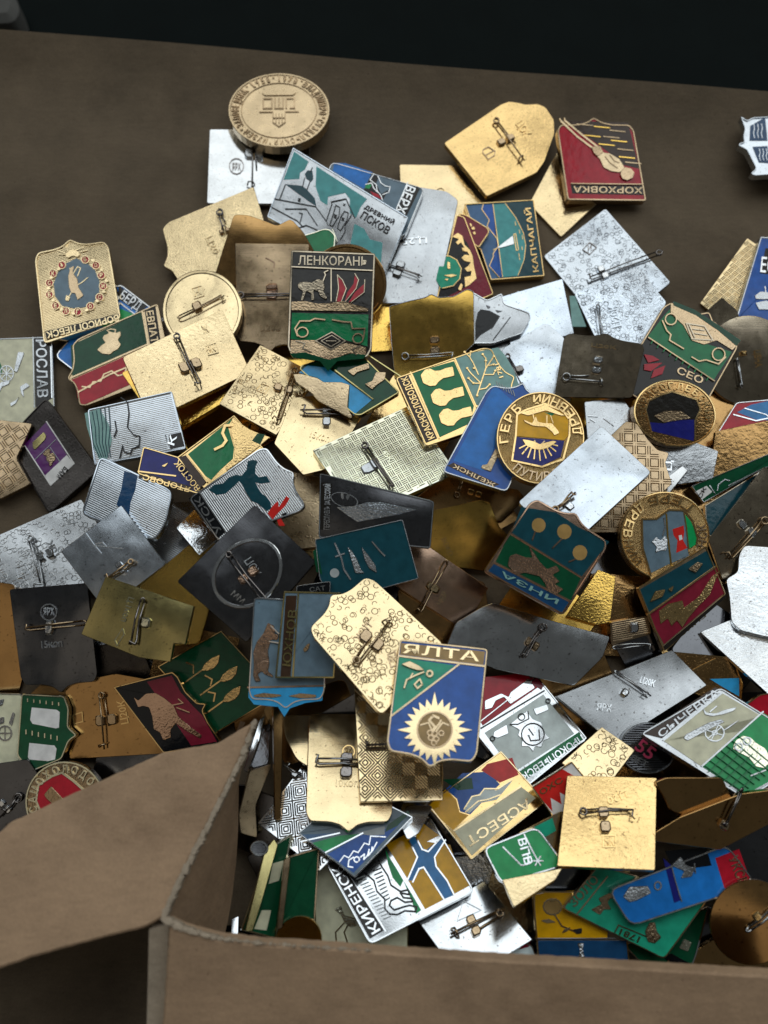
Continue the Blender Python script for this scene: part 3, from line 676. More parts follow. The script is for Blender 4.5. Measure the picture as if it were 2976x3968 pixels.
B('long teal and silver badge of a church, lettered ДРЕВНИЙ ПСКОВ', [(633, 319), (882, 470), (826, 606), (577, 469)], 'rect', 'dull_silver', 'plain', (-.02, -.30), thick=1.8, rim=.45, r=.4, asp='12', edge='blue_silver',
  art=[('f', 'teal', [(232, 975), (325, 1040), (300, 1090), (270, 1110), (265, 1150), (165, 1155)]),
       ('f', 'teal', [(375, 1070), (700, 1280), (660, 1330), (630, 1400), (590, 1370), (590, 1280), (560, 1240), (450, 1265), (445, 1320), (400, 1290), (370, 1200)]),
       ('f', 'teal', [(620, 1440), (680, 1470), (720, 1540), (800, 1560), (790, 1700), (760, 1690), (590, 1590)]),
       ('f', 'dteal', [(175, 1185), (280, 1195), (310, 1215), (365, 1275), (375, 1325), (340, 1305)]), ('f', 'dteal', [(320, 1095), (350, 1100), (355, 1150), (340, 1170), (310, 1150), (300, 1120)]),
       ('l', .25, [(348, 1080), (338, 1105)], '@black'), ('l', .22, [(300, 1145), (285, 1205)], '@black'), ('l', .22, [(335, 1165), (315, 1220)], '@black'),
       ('l', .3, [(105, 1280), (370, 1330), (440, 1425)], '@black'), ('l', .3, [(80, 1330), (250, 1420), (290, 1460)], '@black'), ('l', .3, [(175, 1345), (310, 1345), (380, 1450)], '@black'), ('l', .3, [(250, 1470), (310, 1450), (380, 1480)], '@black'),
       ('l', .25, [(175, 1190), (140, 1280)], '@black'), ('f', 'black', [(258, 1275), (275, 1275), (272, 1300), (256, 1296)]),
       ('l', .25, [(265, 1370), (285, 1375), (270, 1430)], '@black'), ('l', .35, [(470, 1300), (565, 1280), (620, 1400)], '@black'), ('l', .25, [(475, 1310), (440, 1420), (450, 1450)], '@black'), ('l', .25, [(600, 1385), (560, 1450), (560, 1490), (530, 1540)], '@black'),
       ('l', .25, [(500, 1320), (480, 1390), (460, 1450), (480, 1455), (520, 1390), (525, 1335), (500, 1320)], '@black'), ('l', .25, [(555, 1360), (530, 1400), (510, 1470), (530, 1485), (570, 1420), (580, 1370), (555, 1360)], '@black'),
       ('f', 'black', [(490, 1375), (508, 1385), (500, 1410), (485, 1400)]), ('f', 'black', [(540, 1395), (556, 1405), (550, 1425), (535, 1418)]), ('f', 'black', [(548, 1310), (562, 1312), (560, 1325), (546, 1322)]),
       ('t', 'ДРЕВНИЙ', (682, 1340), (868, 1445), 34, '@black'), ('t', 'ПСКОВ', (655, 1400), (830, 1508), 50, '@black')])
B('gold ring-stamped shield badge back marked Ц20 beside the silver one', [(548, 403), (597, 565), (388, 650), (339, 490)], 'shield', 'pale', 'scale', (.02, -.07), asp='21', thick=1.2,
  pin=((474, 458), (487, 500), (486, 502), 'bronze'), art=[('t', 'Ц20', (1320, 205), (1375, 310), 42, 'pale')])
B('green enamel shield with silver rim above the ЛЕНКОРАНЬ badge', [(780, 705), (870, 640), (980, 652), (1080, 622), (1150, 597), (1200, 602), (1245, 650), (1240, 740), (1100, 860), (900, 840)], 'poly', 'green_gold', 'plain', (0, -.12), sp='22', rim=.45, field='green', art=[('l', .2, [(1220, 600), (1260, 700)])])
B('dark gold shield badge back leaning over the textured one', [(505, 463), (535, 464), (580, 480), (598, 488), (628, 472), (655, 500), (700, 580), (620, 660), (462, 600)], 'poly', 'brown', 'plain', 'd', r=1.2)
B('dark bronze disc badge behind the ЛЕНКОРАНЬ badge', [(665, 527), (833, 527), (838, 697), (665, 697)], 'round', 'brown', 'plain', 'd', rim=1.2)
B('brown mirror-smooth badge back stamped ц20 with a pink pin lug', [(508, 525), (668, 527), (650, 756), (512, 746)], 'shield', 'bronze', 'plain', (.03, -.33), r=.3, pin=((515, 640), (632, 640), (588, 630), 'copper'), asp='22',
  art=[('t', 'ц20и', (640, 1415), (805, 1415), 50, 'bronze'), ('l', .25, [(685, 830), (720, 845), (755, 870), (750, 905)], 'copper')])
B('round dished gold badge back with square stamp', [(351, 584), (523, 584), (523, 757), (351, 757)], 'round', 'pale', 'plain', (.03, -.10), thick=1.8, rim=1.3, pin=((385, 690), (480, 645), (430, 670), 'bronze'), asp='21',
  art=[('l', .22, [(1232, 530), (1295, 510), (1312, 575), (1248, 595), (1232, 530)]), ('t', 'Ж', (1252, 580), (1295, 565), 45)])
B('white and blue badge corner lettered БЕРД under the red-green badge', [(258, 612), (360, 690), (222, 850), (118, 770)], 'rect', 'silver', 'plain', (0, -.05), r=2.2, rim=.55, thick=1.5, asp='21', field='blue',
  art=[('f', 'bgreen', [(780, 660), (880, 700), (700, 900), (640, 860)]), ('f', 'dark', [(765, 510), (950, 640), (900, 690), (755, 590)]), ('l', .4, [(770, 620), (880, 705)], 'silver'), ('t', 'БЕРД', (765, 590), (885, 675), 62, 'silver')])
B('cream enamel badge with a cannon, lettered ОСЛАВ on its edge', [(-90, 735), (113, 728), (120, 915), (-90, 930)], 'rect', 'dull_silver', 'plain', (.02, -.10), thick=1.6, rim=.4, r=.3, asp='L', edge='dull_silver', field='cream',
  art=[('f', 'dark', [(415, 345), (640, 340), (655, 1080), (435, 1200)]), ('l', .3, [(408, 345), (425, 1200)], 'dull_silver'), ('l', .35, [(625, 460), (640, 1080)], 'silver'),
       ('t', 'РОСЛАВ', (445, 375), (465, 1080), 130, 'dull_silver'),
       ('m', 'dull_silver:relief', [(225, 520), (300, 530), (290, 570), (215, 770), (175, 760)]),
       ('f', 'green', [(-40, 560), (20, 690), (30, 780), (-60, 900)])] +
      [('l', .3, [(85 + 85 * math.cos(a * .45), 785 + 95 * math.sin(a * .45)) for a in range(15)], 'dull_silver')] + [('l', .25, [(85, 785), (85 + 75 * math.cos(a * .785), 785 + 85 * math.sin(a * .785))], 'dull_silver') for a in range(8)] +
      [('m', 'dull_silver:relief', [(20, 890), (130, 880), (110, 920), (30, 950), (0, 1020), (-30, 960)]), ('m', 'dull_silver:relief', [(250, 950), (330, 900), (370, 940), (290, 990), (300, 1080), (265, 1030)]), ('m', 'dull_silver:relief', [(130, 1150), (210, 1110), (240, 1070), (200, 1150), (140, 1190)])])
B('gold ribbed badge with a stag ringed by red letters, upside down', [(262, 690), (95, 744), (73, 538), (232, 513)], 'shield', 'pale', 'ribs', (.05, -.10), thick=2.2, rim=.6, r=1.6, asp='21', edge='pale',
  art=[('f', 'gblue', [(490, 335), (555, 360), (610, 410), (640, 480), (638, 560), (600, 620), (540, 650), (470, 655), (400, 640), (355, 580), (345, 500), (370, 430), (420, 370)]),
       ('m', 'bronze:relief', [(455, 395), (480, 385), (470, 430), (500, 470), (505, 520), (540, 575), (500, 605), (485, 560), (460, 560), (445, 520), (440, 450)]),
       ('l', .25, [(450, 400), (470, 440), (500, 390), (520, 400), (500, 450)]), ('l', .25, [(480, 520), (530, 490), (565, 460)]), ('l', .25, [(470, 540), (440, 590), (430, 600)]),
       ('m', None, [(430, 570), (455, 590), (440, 615), (420, 605)]), ('m', None, [(420, 325), (440, 290), (470, 280), (500, 290), (520, 310), (500, 330), (470, 320), (440, 335)]), ('l', .25, [(370, 285), (430, 305), (540, 265)]), ('l', .25, [(380, 310), (440, 310), (560, 285)]),
       ('f', 'dark', [(290, 805), (765, 690), (770, 730), (300, 855)])] +
      [('f', 'red', [(x + 23 * math.cos(a * .63), y + 23 * math.sin(a * .63)) for a in range(10)]) for x, y in ((550, 345), (618, 382), (653, 445), (665, 515), (642, 587), (583, 645), (502, 680), (425, 675), (360, 640), (320, 570), (320, 495), (343, 435), (400, 380))] +
      [('l', .22, [(x + 25 * math.cos(a * .7), y + 25 * math.sin(a * .7)) for a in range(10)]) for x, y in ((550, 345), (618, 382), (653, 445), (665, 515), (642, 587), (583, 645), (502, 680), (425, 675), (360, 640), (320, 570), (320, 495), (343, 435), (400, 380))] +
      [('t', c, (x - 9, y + 13), (x + 9, y + 13), 26) for c, x, y in zip('БОРИСОГЛЕБСКЪ', (550, 618, 653, 665, 642, 583, 502, 425, 360, 320, 320, 343, 400), (345, 382, 445, 515, 587, 645, 680, 675, 640, 570, 495, 435, 380))] +
      [('m', None, [(x, y), (x + 18, y - 12), (x + 30, y + 6), (x + 12, y + 14)]) for x, y in ((585, 350), (640, 410), (672, 480), (655, 550), (612, 610), (545, 668), (460, 690), (385, 665), (330, 605), (300, 530), (318, 460), (365, 405))] +
      [('t', 'БОРИСОГЛЕБСК', (760, 700), (300, 812), 42)])
B('black rough badge with a purple and white printed label', [(215, 1015), (106, 1112), (14, 950), (100, 858)], 'rect', 'black', 'relief', (.02, -.12), thick=2.4, r=2.0, asp='L', rim=.5,
  art=[('f', 'purple', [(572, 1375), (820, 1780), (555, 2030), (300, 1655)]), ('f', 'paper', [(820, 1780), (912, 1890), (625, 2155), (555, 2030)]),
       ('l', .3, [(572, 1372), (912, 1888)], '@paper'), ('l', .3, [(298, 1652), (625, 2155)], '@paper'), ('l', .16, [(430, 1840), (685, 1595)], '@grey'), ('l', .16, [(620, 1690), (735, 1860)], '@grey'),
       ('m', 'olive:plain', [(405, 1625), (540, 1500), (570, 1545), (560, 1590), (435, 1720), (405, 1690)]), ('l', .12, [(405, 1630), (430, 1665), (565, 1545)], 'olive'),
       ('m', 'bronze:relief', [(525, 1775), (560, 1730), (600, 1700), (625, 1725), (610, 1770), (650, 1750), (680, 1790), (685, 1840), (650, 1870), (640, 1910), (610, 1925), (600, 1870), (570, 1840), (575, 1800)]),
       ('t', 'БАМ', (795, 1920), (690, 2035), 60, '@black')])
B('brown cross-hatched badge peeping from under the black badge', [(-60, 900), (70, 915), (35, 990), (66, 1045), (0, 1078), (-60, 1060)], 'poly', 'bronze', 'hatch', (0, -.1))
B('green over red enamel badge with a serpent staff, lettered ЕВПАТОРИЯ', [(341, 656), (373, 805), (163, 887), (147, 742)], 'shield', 'tan', 'plain', (.05, -.14), thick=2.2, rim=.55, r=1.0, asp='21', edge='tan',
  art=[('f', 'dgreen', [(455, 895), (910, 680), (945, 880), (465, 1090)]), ('f', 'red', [(460, 1115), (950, 900), (985, 1080), (530, 1280), (500, 1230), (490, 1160)]), ('l', .45, [(460, 1103), (950, 888)]), ('l', .45, [(915, 675), (990, 1085)]),
       ('f', 'dark', [(930, 672), (1000, 645), (1060, 1050), (995, 1075)]), ('t', 'ЕВПАТОРИЯ', (940, 678), (1005, 1060), 48),
       ('m', None, [(625, 925), (660, 890), (680, 880), (660, 850), (670, 830), (700, 820), (690, 800), (720, 810), (750, 815), (775, 805), (780, 830), (760, 860), (780, 890), (760, 920), (730, 935), (710, 955), (660, 950)]),
       ('l', .3, [(740, 815), (745, 795), (715, 790), (690, 800)]), ('l', .5, [(505, 1195), (560, 1165), (700, 1085), (940, 985)]),
       ('l', .4, [(530, 1160), (580, 1165), (600, 1130), (650, 1125), (670, 1080), (720, 1060), (760, 1090), (800, 1080), (820, 1030), (830, 990), (870, 965), (910, 975), (920, 1010), (890, 1050), (850, 1070), (860, 1100), (880, 1090)]),
       ('m', None, [(805, 1105), (830, 1085), (880, 1095), (870, 1120), (820, 1120)]), ('m', None, [(935, 975), (955, 970), (960, 995), (940, 1000)])])
B('yellow gold slab badge edge under the pale gold square back', [(262, 805), (470, 715), (548, 830), (357, 945)], 'rect', 'yellow', 'dent', (0, -.08), thick=2)
B('matte gold square badge back with pin and two small stamps', [(264, 772), (480, 668), (541, 804), (325, 908)], 'rect', 'pale', 'dent', 'b', thick=1.8, r=1.0, pin=((380, 726), (432, 835), (412, 792), 'bronze'), asp='21',
  art=[('l', .22, [(1320, 900), (1388, 878), (1405, 940), (1340, 958), (1320, 900)]), ('t', 'ЯК', (1338, 945), (1390, 928), 44), ('t', 'Ж', (1308, 820), (1345, 808), 50)])
B('silver ribbed badge with teal waterfall and a dark animal outline', [(190, 885), (372, 845), (403, 970), (204, 1006)], 'rect', 'blue_silver', 'ribs', (-.02, -.12), rim=.4, thick=1.8, asp='21', field=None,
  art=[('f', 'gteal', [(545, 1330), (640, 1300), (700, 1400), (720, 1500), (690, 1620), (640, 1630), (590, 1520), (560, 1420)])] +
      [('l', .2, [(570 + 26 * k, 1330 - 8 * k), (590 + 24 * k, 1420), (600 + 20 * k, 1520), (640 + 14 * k, 1610)], '@dteal') for k in range(6)] +
      [('l', .3, [(780, 1230), (820, 1260), (830, 1330), (820, 1420), (860, 1470), (900, 1480), (895, 1540), (850, 1560), (840, 1590), (800, 1580), (790, 1540), (770, 1620)], '@black'), ('l', .3, [(740, 1380), (750, 1440), (735, 1480)], '@black'),
       ('l', .3, [(1065, 1470), (1085, 1560)], 'silver'), ('f', 'dark', [(1085, 1470), (1175, 1450), (1190, 1540), (1095, 1560)]), ('t', 'К', (1120, 1540), (1140, 1480), 45, 'silver')])
B('gold and purple badge lettered УТОРОВ, mostly covered', [(297, 1024), (428, 1068), (455, 1008), (310, 965)], 'rect', 'gold', 'plain', (0, -.06), rim=.45, thick=1.5, asp='41', field='navy',
  art=[('f', 'brown', [(905, 45), (1240, 145), (1240, 185), (890, 80)]), ('t', 'ЯТОРОВС', (1230, 150), (925, 64), 34), ('l', .4, [(890, 45), (1130, 75)]), ('m', None, [(1040, 10), (1085, -10), (1060, 20)])])
B('green and gold badge with a snake, lettered ВОСТОК', [(448, 1063), (382, 989), (506, 897), (572, 971)], 'rect', 'gold', 'plain', (-.02, -.08), rim=.45, thick=1.6, asp='31', r=.4, edge='gold',
  art=[('f', 'green', [(60, 955), (420, 665), (380, 730), (400, 800), (430, 900), (420, 990), (330, 1070), (245, 1160), (200, 1130)]),
       ('m', 'gold:relief', [(415, 665), (560, 760), (660, 800), (720, 820), (540, 970), (370, 1090), (360, 1060), (430, 1000), (435, 900), (405, 780)]),
       ('f', 'dgreen', [(575, 850), (620, 790), (680, 800), (640, 880)]),
       ('l', .75, [(420, 725), (360, 730), (340, 790), (370, 850), (340, 890), (280, 920)]), ('f', 'brown', [(-10, 985), (45, 965), (210, 1175), (160, 1230)]), ('l', .35, [(45, 960), (215, 1180)]), ('t', 'ВОСТОК', (165, 1225), (-15, 1000), 52)])
B('gold scalloped badge back with stamp and bent pin beside the matte square', [(562, 745), (690, 812), (597, 940), (473, 872)], 'rect', 'pale', 'rings', 'b', thick=1.2, r=.5, pin=((638, 800), (600, 912), (612, 842), 'bronze'), asp='31',
  art=[('l', .22, [(610, 430), (650, 385), (715, 410), (680, 470), (610, 440)]), ('t', 'ЯК', (630, 445), (680, 460), 40)])
B('gold badge back stamped 15коп with a dark safety pin', [(632, 859), (592, 958), (655, 1026), (720, 1010), (790, 880), (720, 850)], 'poly', 'pale', 'plain', 'b', pin=((770, 895), (655, 893), (705, 902), 'dull_silver'), asp='31', r=.5,
  art=[('t', '15коп', (1035, 815), (1190, 860), 55, 'pale')])
B('badge of gold cliffs over sky blue with green sheaves', [(864, 848), (768, 752), (634, 795), (768, 905)], 'shield', 'olive', 'plain', (0, -.16), rim=.5, thick=2.4, r=.8, asp='31', edge='olive', field='dgreen',
  art=[('f', 'sky', [(950, 300), (1020, 240), (1180, 260), (1540, 515), (1390, 640), (1350, 580), (1355, 480), (1360, 400), (1290, 375), (1150, 375), (1100, 340)]),
       ('m', 'tan:relief', [(905, 315), (960, 310), (1100, 345), (1150, 378), (1290, 378), (1358, 400), (1348, 480), (1340, 580), (1380, 655), (1360, 665), (1110, 530), (1080, 500), (1060, 470), (990, 420), (930, 380)]), ('l', .35, [(1185, 240), (1545, 515)]),
       ('m', 'bronze:relief', [(1340, 290), (1400, 260), (1510, 225), (1520, 270), (1420, 300), (1390, 330)]), ('m', 'bronze:relief', [(1480, 395), (1540, 370), (1570, 300), (1650, 300), (1640, 360), (1580, 400), (1540, 440)]), ('l', .3, [(1520, 170), (1900, 420)])])
B('bronze badge of a leopard, red flame and green field, lettered ЛЕНКОРАНЬ', [(629, 541), (811, 548), (802, 783), (620, 778)], 'shield', 'bronze', 'plain', (.02, -.27), rim=.7, thick=2.0, r=.7, asp='22', edge='grey_gold',
  field='dark', art=[('f', 'green', [(895, 1270), (1510, 1285), (1500, 1540), (1330, 1490), (1220, 1430), (1100, 1500), (885, 1480)]), ('m', 'bronze:relief', [(885, 1490), (1080, 1490), (1200, 1560), (1330, 1510), (1490, 1550), (1490, 1620), (1350, 1600), (1190, 1660), (1000, 1600), (880, 1600)]),
   ('f', 'dgreen', [(880, 1600), (1000, 1590), (1190, 1650), (1380, 1600), (1490, 1610), (1470, 1640), (1260, 1660), (1185, 1740), (1120, 1660), (900, 1630)]),
   ('m', 'bronze:relief', [(890, 1185), (1000, 1180), (1100, 1200), (1200, 1195), (1300, 1180), (1510, 1240), (1505, 1265), (890, 1255)]),
   ('l', .35, [(895, 905), (1540, 935)]), ('l', .3, [(1210, 925), (1210, 1180)]), ('t', 'ЛЕНКОРАНЬ', (945, 885), (1500, 895), 75),
   ('m', 'grey_gold:relief', [(940, 1050), (960, 1030), (1000, 1025), (1060, 1030), (1100, 1005), (1140, 1010), (1160, 1060), (1150, 1110), (1180, 1150), (1170, 1170), (1120, 1140), (1105, 1100), (1070, 1090), (1075, 1170), (1050, 1175), (1050, 1120), (1010, 1100), (985, 1180), (965, 1175), (985, 1100), (950, 1080)]),
   ('l', .3, [(1145, 1020), (1165, 970), (1155, 950), (1185, 935)]),
   ('f', 'red', [(1260, 985), (1300, 1010), (1330, 1080), (1310, 1140), (1290, 1190), (1255, 1180), (1270, 1110)]), ('f', 'red', [(1400, 970), (1430, 1010), (1410, 1080), (1350, 1140), (1320, 1185), (1340, 1110), (1390, 1040)]), ('f', 'red', [(1475, 1040), (1470, 1110), (1400, 1170), (1350, 1190), (1400, 1110)]),
   ('l', .25, [(1260, 970), (1300, 1010), (1332, 1080), (1290, 1190)], 'grey_gold'), ('l', .25, [(1400, 960), (1430, 1010), (1410, 1080), (1320, 1190)], 'grey_gold'), ('l', .25, [(1480, 1010), (1475, 1110), (1370, 1190)], 'grey_gold'), ('l', .25, [(1260, 970), (1270, 1080), (1250, 1180)], 'grey_gold'),
   ('l', .4, [(940, 1460), (920, 1400), (960, 1340), (1040, 1340), (1080, 1320), (1160, 1330)], 'bronze'), ('l', .4, [(1470, 1470), (1480, 1400), (1380, 1400), (1370, 1350), (1300, 1345), (1220, 1330)], 'bronze'), ('l', .35, [(980 + 45 * math.cos(a * .6), 1430 + 40 * math.sin(a * .6)) for a in range(12)], 'bronze'), ('l', .35, [(1425 + 42 * math.cos(a * .6), 1480 + 40 * math.sin(a * .6)) for a in range(12)], 'bronze'),
   ('f', 'dark', [(1085, 1500), (1215, 1430), (1325, 1500), (1210, 1570)]), ('l', .3, [(1085, 1500), (1215, 1430), (1325, 1500), (1210, 1570), (1085, 1500)], 'grey_gold'), ('l', .25, [(1130, 1500), (1215, 1455), (1285, 1500), (1210, 1545), (1130, 1500)], 'grey_gold'), ('l', .25, [(1170, 1500), (1250, 1500)], 'grey_gold'),
   ('l', .35, [(930, 1500), (1000, 1520), (980, 1560), (1050, 1590)], 'grey_gold'), ('l', .35, [(1440, 1540), (1380, 1570), (1410, 1610)], 'grey_gold')])
B('thick round tan medal with ring lettering and a winged three-arch emblem', [(493, 160), (712, 158), (713, 318), (493, 320)], 'round', 'tan', 'plain', (.02, -.09), thick=3.4, rim=.9, name='medal', edge='tan',
  art=[('ring', .5, .5, .375, .35, 'bronze'), ('a', 'МУЗЕЙ-ЗАПОВЕДНИК·1958-1978·ВЛАДИМИРО-СУЗДАЛЬСКИЙ·', .5, .5, .395, -165, 195, .075, 'bronze'),
       ('m', 'tan:plain', [(.33, .265), (.47, .275), (.5, .25), (.53, .275), (.67, .265), (.64, .30), (.36, .30)], 'uv'),
       ('l', .55, [(.345, .34), (.43, .34), (.43, .47), (.345, .47), (.345, .34)], 'bronze', 'uv'), ('l', .55, [(.46, .34), (.46, .47), (.54, .47), (.54, .34)], 'bronze', 'uv'), ('l', .55, [(.5, .34), (.5, .47)], 'bronze', 'uv'), ('l', .55, [(.57, .47), (.57, .34), (.65, .34), (.65, .47), (.61, .47)], 'bronze', 'uv'),
       ('l', .35, [(.31, .52), (.44, .52), (.44, .66), (.5, .72), (.56, .66), (.56, .52), (.69, .52)], 'bronze', 'uv'), ('l', .3, [(.47, .55), (.47, .66)], 'bronze', 'uv'), ('l', .3, [(.5, .55), (.5, .67)], 'bronze', 'uv'), ('l', .3, [(.53, .55), (.53, .66)], 'bronze', 'uv'), ('l', .3, [(.44, .6), (.56, .6)], 'bronze', 'uv')])
# ================= right side
def arcs(cx, cy, rx, ry=None, n=14, a0=0.0, a1=6.4):
    ry = ry or rx
    return [(cx + rx * math.cos(a0 + (a1 - a0) * k / n), cy + ry * math.sin(a0 + (a1 - a0) * k / n)) for k in range(n + 1)]
B('gold basket-weave badge strip beside the blue badge at the cardboard edge', [(1614, 514), (1664, 548), (1605, 725), (1512, 655)], 'poly', 'pale', 'weave', 'b', r=.3)
B('blue enamel badge with silver tanks partly out of the box corner', [(1642, 512), (1760, 520), (1740, 720), (1588, 692)], 'poly', 'dull_silver', 'plain', (.05, -.12), thick=2.0, rim=.6, field='royal', asp='24', r=.4,
  art=[('f', 'dark', [(1640, 300), (1800, 300), (1800, 500), (1600, 480)]), ('t', 'ЕС', (1600, 470), (1700, 480), 110, 'silver'), ('m', 'dull_silver:relief', [(1560, 640), (1600, 610), (1700, 620), (1700, 670), (1570, 665)]), ('m', 'dull_silver:relief', [(1565, 690), (1640, 675), (1720, 690), (1700, 740), (1590, 740)]), ('l', .3, [(1640, 620), (1635, 575)], 'silver')])
B('small dark shield badge tip beneath the weave strip', [(1505, 690), (1560, 642), (1592, 670), (1610, 720), (1560, 760)], 'poly', 'grey_gold', 'plain', 'd')
B('grey satin badge back beneath the silver ring-stamped one', [(1085, 640), (1215, 602), (1240, 720), (1105, 760)], 'poly', 'blue_silver', 'plain', (-.05, -.17), r=.3)
B('silver ring-stamped square badge back with diamond mark and pin', [(1308, 450), (1449, 610), (1312, 722), (1174, 553)], 'rect', 'blue_silver', 'rings', 'b', thick=1.4, r=1.0, pin=((1428, 548), (1272, 606), (1302, 592), 'silver'), sp='D', asp='24',
  art=[('l', .25, [(385, 260), (435, 295), (385, 345), (335, 310), (385, 260)], 'steel'), ('t', 'И', (372, 318), (398, 318), 40, 'steel')])
B('mottled blue-grey badge back stamped 20 lying on the ring-stamped one', [(1240, 634), (1340, 590), (1372, 578), (1395, 588), (1412, 620), (1440, 652), (1397, 745), (1285, 728)], 'poly', 'blue_silver', 'rings2', (-.05, -.05), thick=2.0, r=1.0, pin=((1290, 660), (1300, 735), (1302, 735), 'silver'), asp='24',
  art=[('t', 'Ц20К', (610, 855), (570, 700), 60, 'blue_silver'), ('f', 'gteal', [(240, 640), (280, 640), (360, 860), (260, 860)])])
B('dark silver badge with a black bullseye, tilted beside the yellow plate', [(850, 870), (1010, 962), (1130, 905), (1150, 990), (1350, 1060), (1362, 1110), (1290, 1230), (1060, 1310), (880, 1310)], 'poly', 'dull_silver', 'plain', (.02, -.26), sp='23', rim=.4, asp='23', thick=2.2, edge='silver',
  art=[('f', 'black', [(935, 1060), (960, 1035), (1030, 1045), (1115, 1090), (1060, 1180), (960, 1240), (915, 1290), (915, 1150)]), ('l', .3, [(1195, 1100), (1060, 1280)], '@black'), ('m', 'dark:plain', [(1000, 1000), (1040, 1015), (1020, 1030)]), ('m', 'dark:plain', [(1075, 1040), (1130, 1050), (1095, 1060)])])
B('yellow gold shield badge back with a silver edge and bare safety pin', [(222, 1010), (350, 975), (520, 935), (560, 908), (620, 938), (740, 930), (850, 870), (905, 890), (912, 1310), (760, 1450), (270, 1600), (240, 1300)], 'poly', 'yellow', 'plain', (-.03, -.33), sp='23', thick=2.0, edge='dull_silver', rim=.22,
  pin=((325, 1420), (735, 1400), (590, 1325), 'bronze'), asp='23')
B('bluish white blank badge back next to the sheaf badge', [(1081, 756), (1180, 696), (1222, 732), (1207, 872), (1130, 870)], 'poly', 'blue_silver', 'plain', 'b', r=1.8, pin=((1094, 770), (1128, 840), (1110, 805), 'steel'))
B('dark disc badge back with a bent wire and scratched stamp', [(1520, 681), (1714, 681), (1714, 876), (1520, 876)], 'round', 'grey_gold', 'plain', (-.05, -.36), pin=((1590, 775), (1598, 835), (1600, 765), 'gold'), asp='24', art=[('t', 'ЦЕНА', (1560, 1030), (1575, 1150), 45, 'gold')])
B('green and bronze carpet badge with red flames, tilted on its side', [(1490, 935), (1330, 832), (1446, 640), (1606, 728)], 'shield', 'bronze', 'plain', (.05, -.20), rim=.6, thick=2.0, r=1.0, asp='24', field='dark',
  art=[('f', 'green', [(900, 800), (960, 730), (1060, 800), (1110, 960), (1210, 980), (1400, 1040), (1270, 1240), (800, 930)]), ('m', 'bronze:relief', [(960, 690), (1130, 770), (1280, 830), (1450, 980), (1400, 1030), (1290, 960), (1200, 990), (1110, 960), (1050, 850), (960, 770)]),
       ('f', 'dgreen', [(980, 680), (1130, 740), (1300, 850), (1460, 960), (1430, 1000), (1300, 890), (1140, 780), (980, 710)]),
       ('l', .4, [(900, 820), (930, 890), (960, 920), (950, 960), (1050, 1020)], 'bronze'), ('l', .4, [(1110, 1080), (1160, 1110), (1210, 1100), (1300, 1130), (1350, 1080)], 'bronze'), ('l', .35, arcs(960, 810, 40), 'bronze'), ('l', .35, arcs(1300, 1060, 45), 'bronze'),
       ('l', .35, [(1070, 840), (1200, 860), (1260, 960), (1110, 950), (1070, 840)], 'grey_gold'), ('l', .35, [(1090, 850), (1130, 940)], 'grey_gold'), ('l', .3, [(1120, 880), (1200, 890)], 'grey_gold'), ('l', .3, [(1130, 910), (1220, 925)], 'grey_gold'),
       ('l', .35, [(800, 940), (1270, 1250)], 'bronze'), ('f', 'red', [(770, 1060), (830, 1070), (880, 1100), (800, 1120)]), ('f', 'red', [(770, 1130), (900, 1120), (820, 1180), (770, 1170)]), ('f', 'red', [(820, 1230), (840, 1170), (920, 1140), (900, 1200)]),
       ('t', 'СЕО', (1000, 1190), (1180, 1270), 50, 'bronze')] + [('l', .2, [(830 + 44 * k, 965 + 29 * k), (818 + 44 * k, 985 + 29 * k)], '@bgreen') for k in range(10)])
B('dark bronze shield badge back with wire pin and faint stamp', [(1197, 858), (1366, 860), (1396, 738), (1221, 712)], 'shield', 'grey_gold', 'plain', 'd', thick=1.4, r=1.2, pin=((1215, 815), (1305, 825), (1290, 790), 'silver'), asp='24',
  art=[('t', 'Ц20К', (395, 1000), (575, 1020), 24, 'pale')])
B('red and sky blue enamel badge under the brown plate', [(1540, 950), (1590, 870), (1700, 860), (1700, 925)], 'poly', 'silver', 'plain', (0, -.1), rim=.3, asp='33', field='red', art=[('f', 'mblue', [(1410, 410), (1520, 350), (1750, 300), (1750, 480), (1560, 470)]), ('l', .35, [(1380, 430), (1560, 480), (1750, 440)], 'silver'), ('l', .3, [(1470, 380), (1640, 430), (1720, 500)], 'silver')])
B('brown mirror plate badge running off past the green strip', [(1545, 932), (1720, 895), (1720, 1000), (1532, 1045)], 'poly', 'brown', 'dent', (-.05, -.22), r=.3)
B('grey bronze shield badge back with scratched marks under the white plate', [(1262, 868), (1318, 862), (1342, 849), (1352, 870), (1380, 910), (1552, 974), (1540, 1035), (1430, 1052), (1270, 960)], 'poly', 'dull_silver', 'dent', (0, -.18), r=.6, asp='33',
  art=[('l', .2, [(215, 440), (290, 445)], 'silver'), ('l', .2, [(230, 465), (270, 490)], 'silver'), ('l', .2, [(340, 460), (420, 520)], 'silver'), ('t', 'Ц', (880, 880), (885, 800), 60, 'silver')])
B('domed gold ring badge with navy inlay and worn lettering', [(1364, 820), (1540, 820), (1552, 968), (1372, 962)], 'round', 'brown', 'relief', (.02, -.27), thick=2.8, rim=.6, edge='gold', asp='33',
  art=[('f', 'dark', [(700, 320), (790, 275), (885, 245), (980, 275), (1080, 310), (1110, 380), (1085, 470), (1060, 630), (720, 550), (680, 400)]), ('f', 'navy', [(700, 490), (820, 500), (920, 470), (1080, 470), (1060, 640), (720, 560)]), ('m', 'bronze:relief', [(740, 440), (830, 400), (960, 400), (1040, 460), (900, 480), (820, 495)]),
       ('l', .4, [(720, 560), (675, 390), (700, 320), (790, 275), (885, 245), (980, 275), (1085, 310), (1112, 390), (1070, 480), (1070, 630)], 'gold'), ('a', 'БОРИСОГЛЕБСКИЙ', .5, .5, .36, -100, 110, .1, 'gold')])
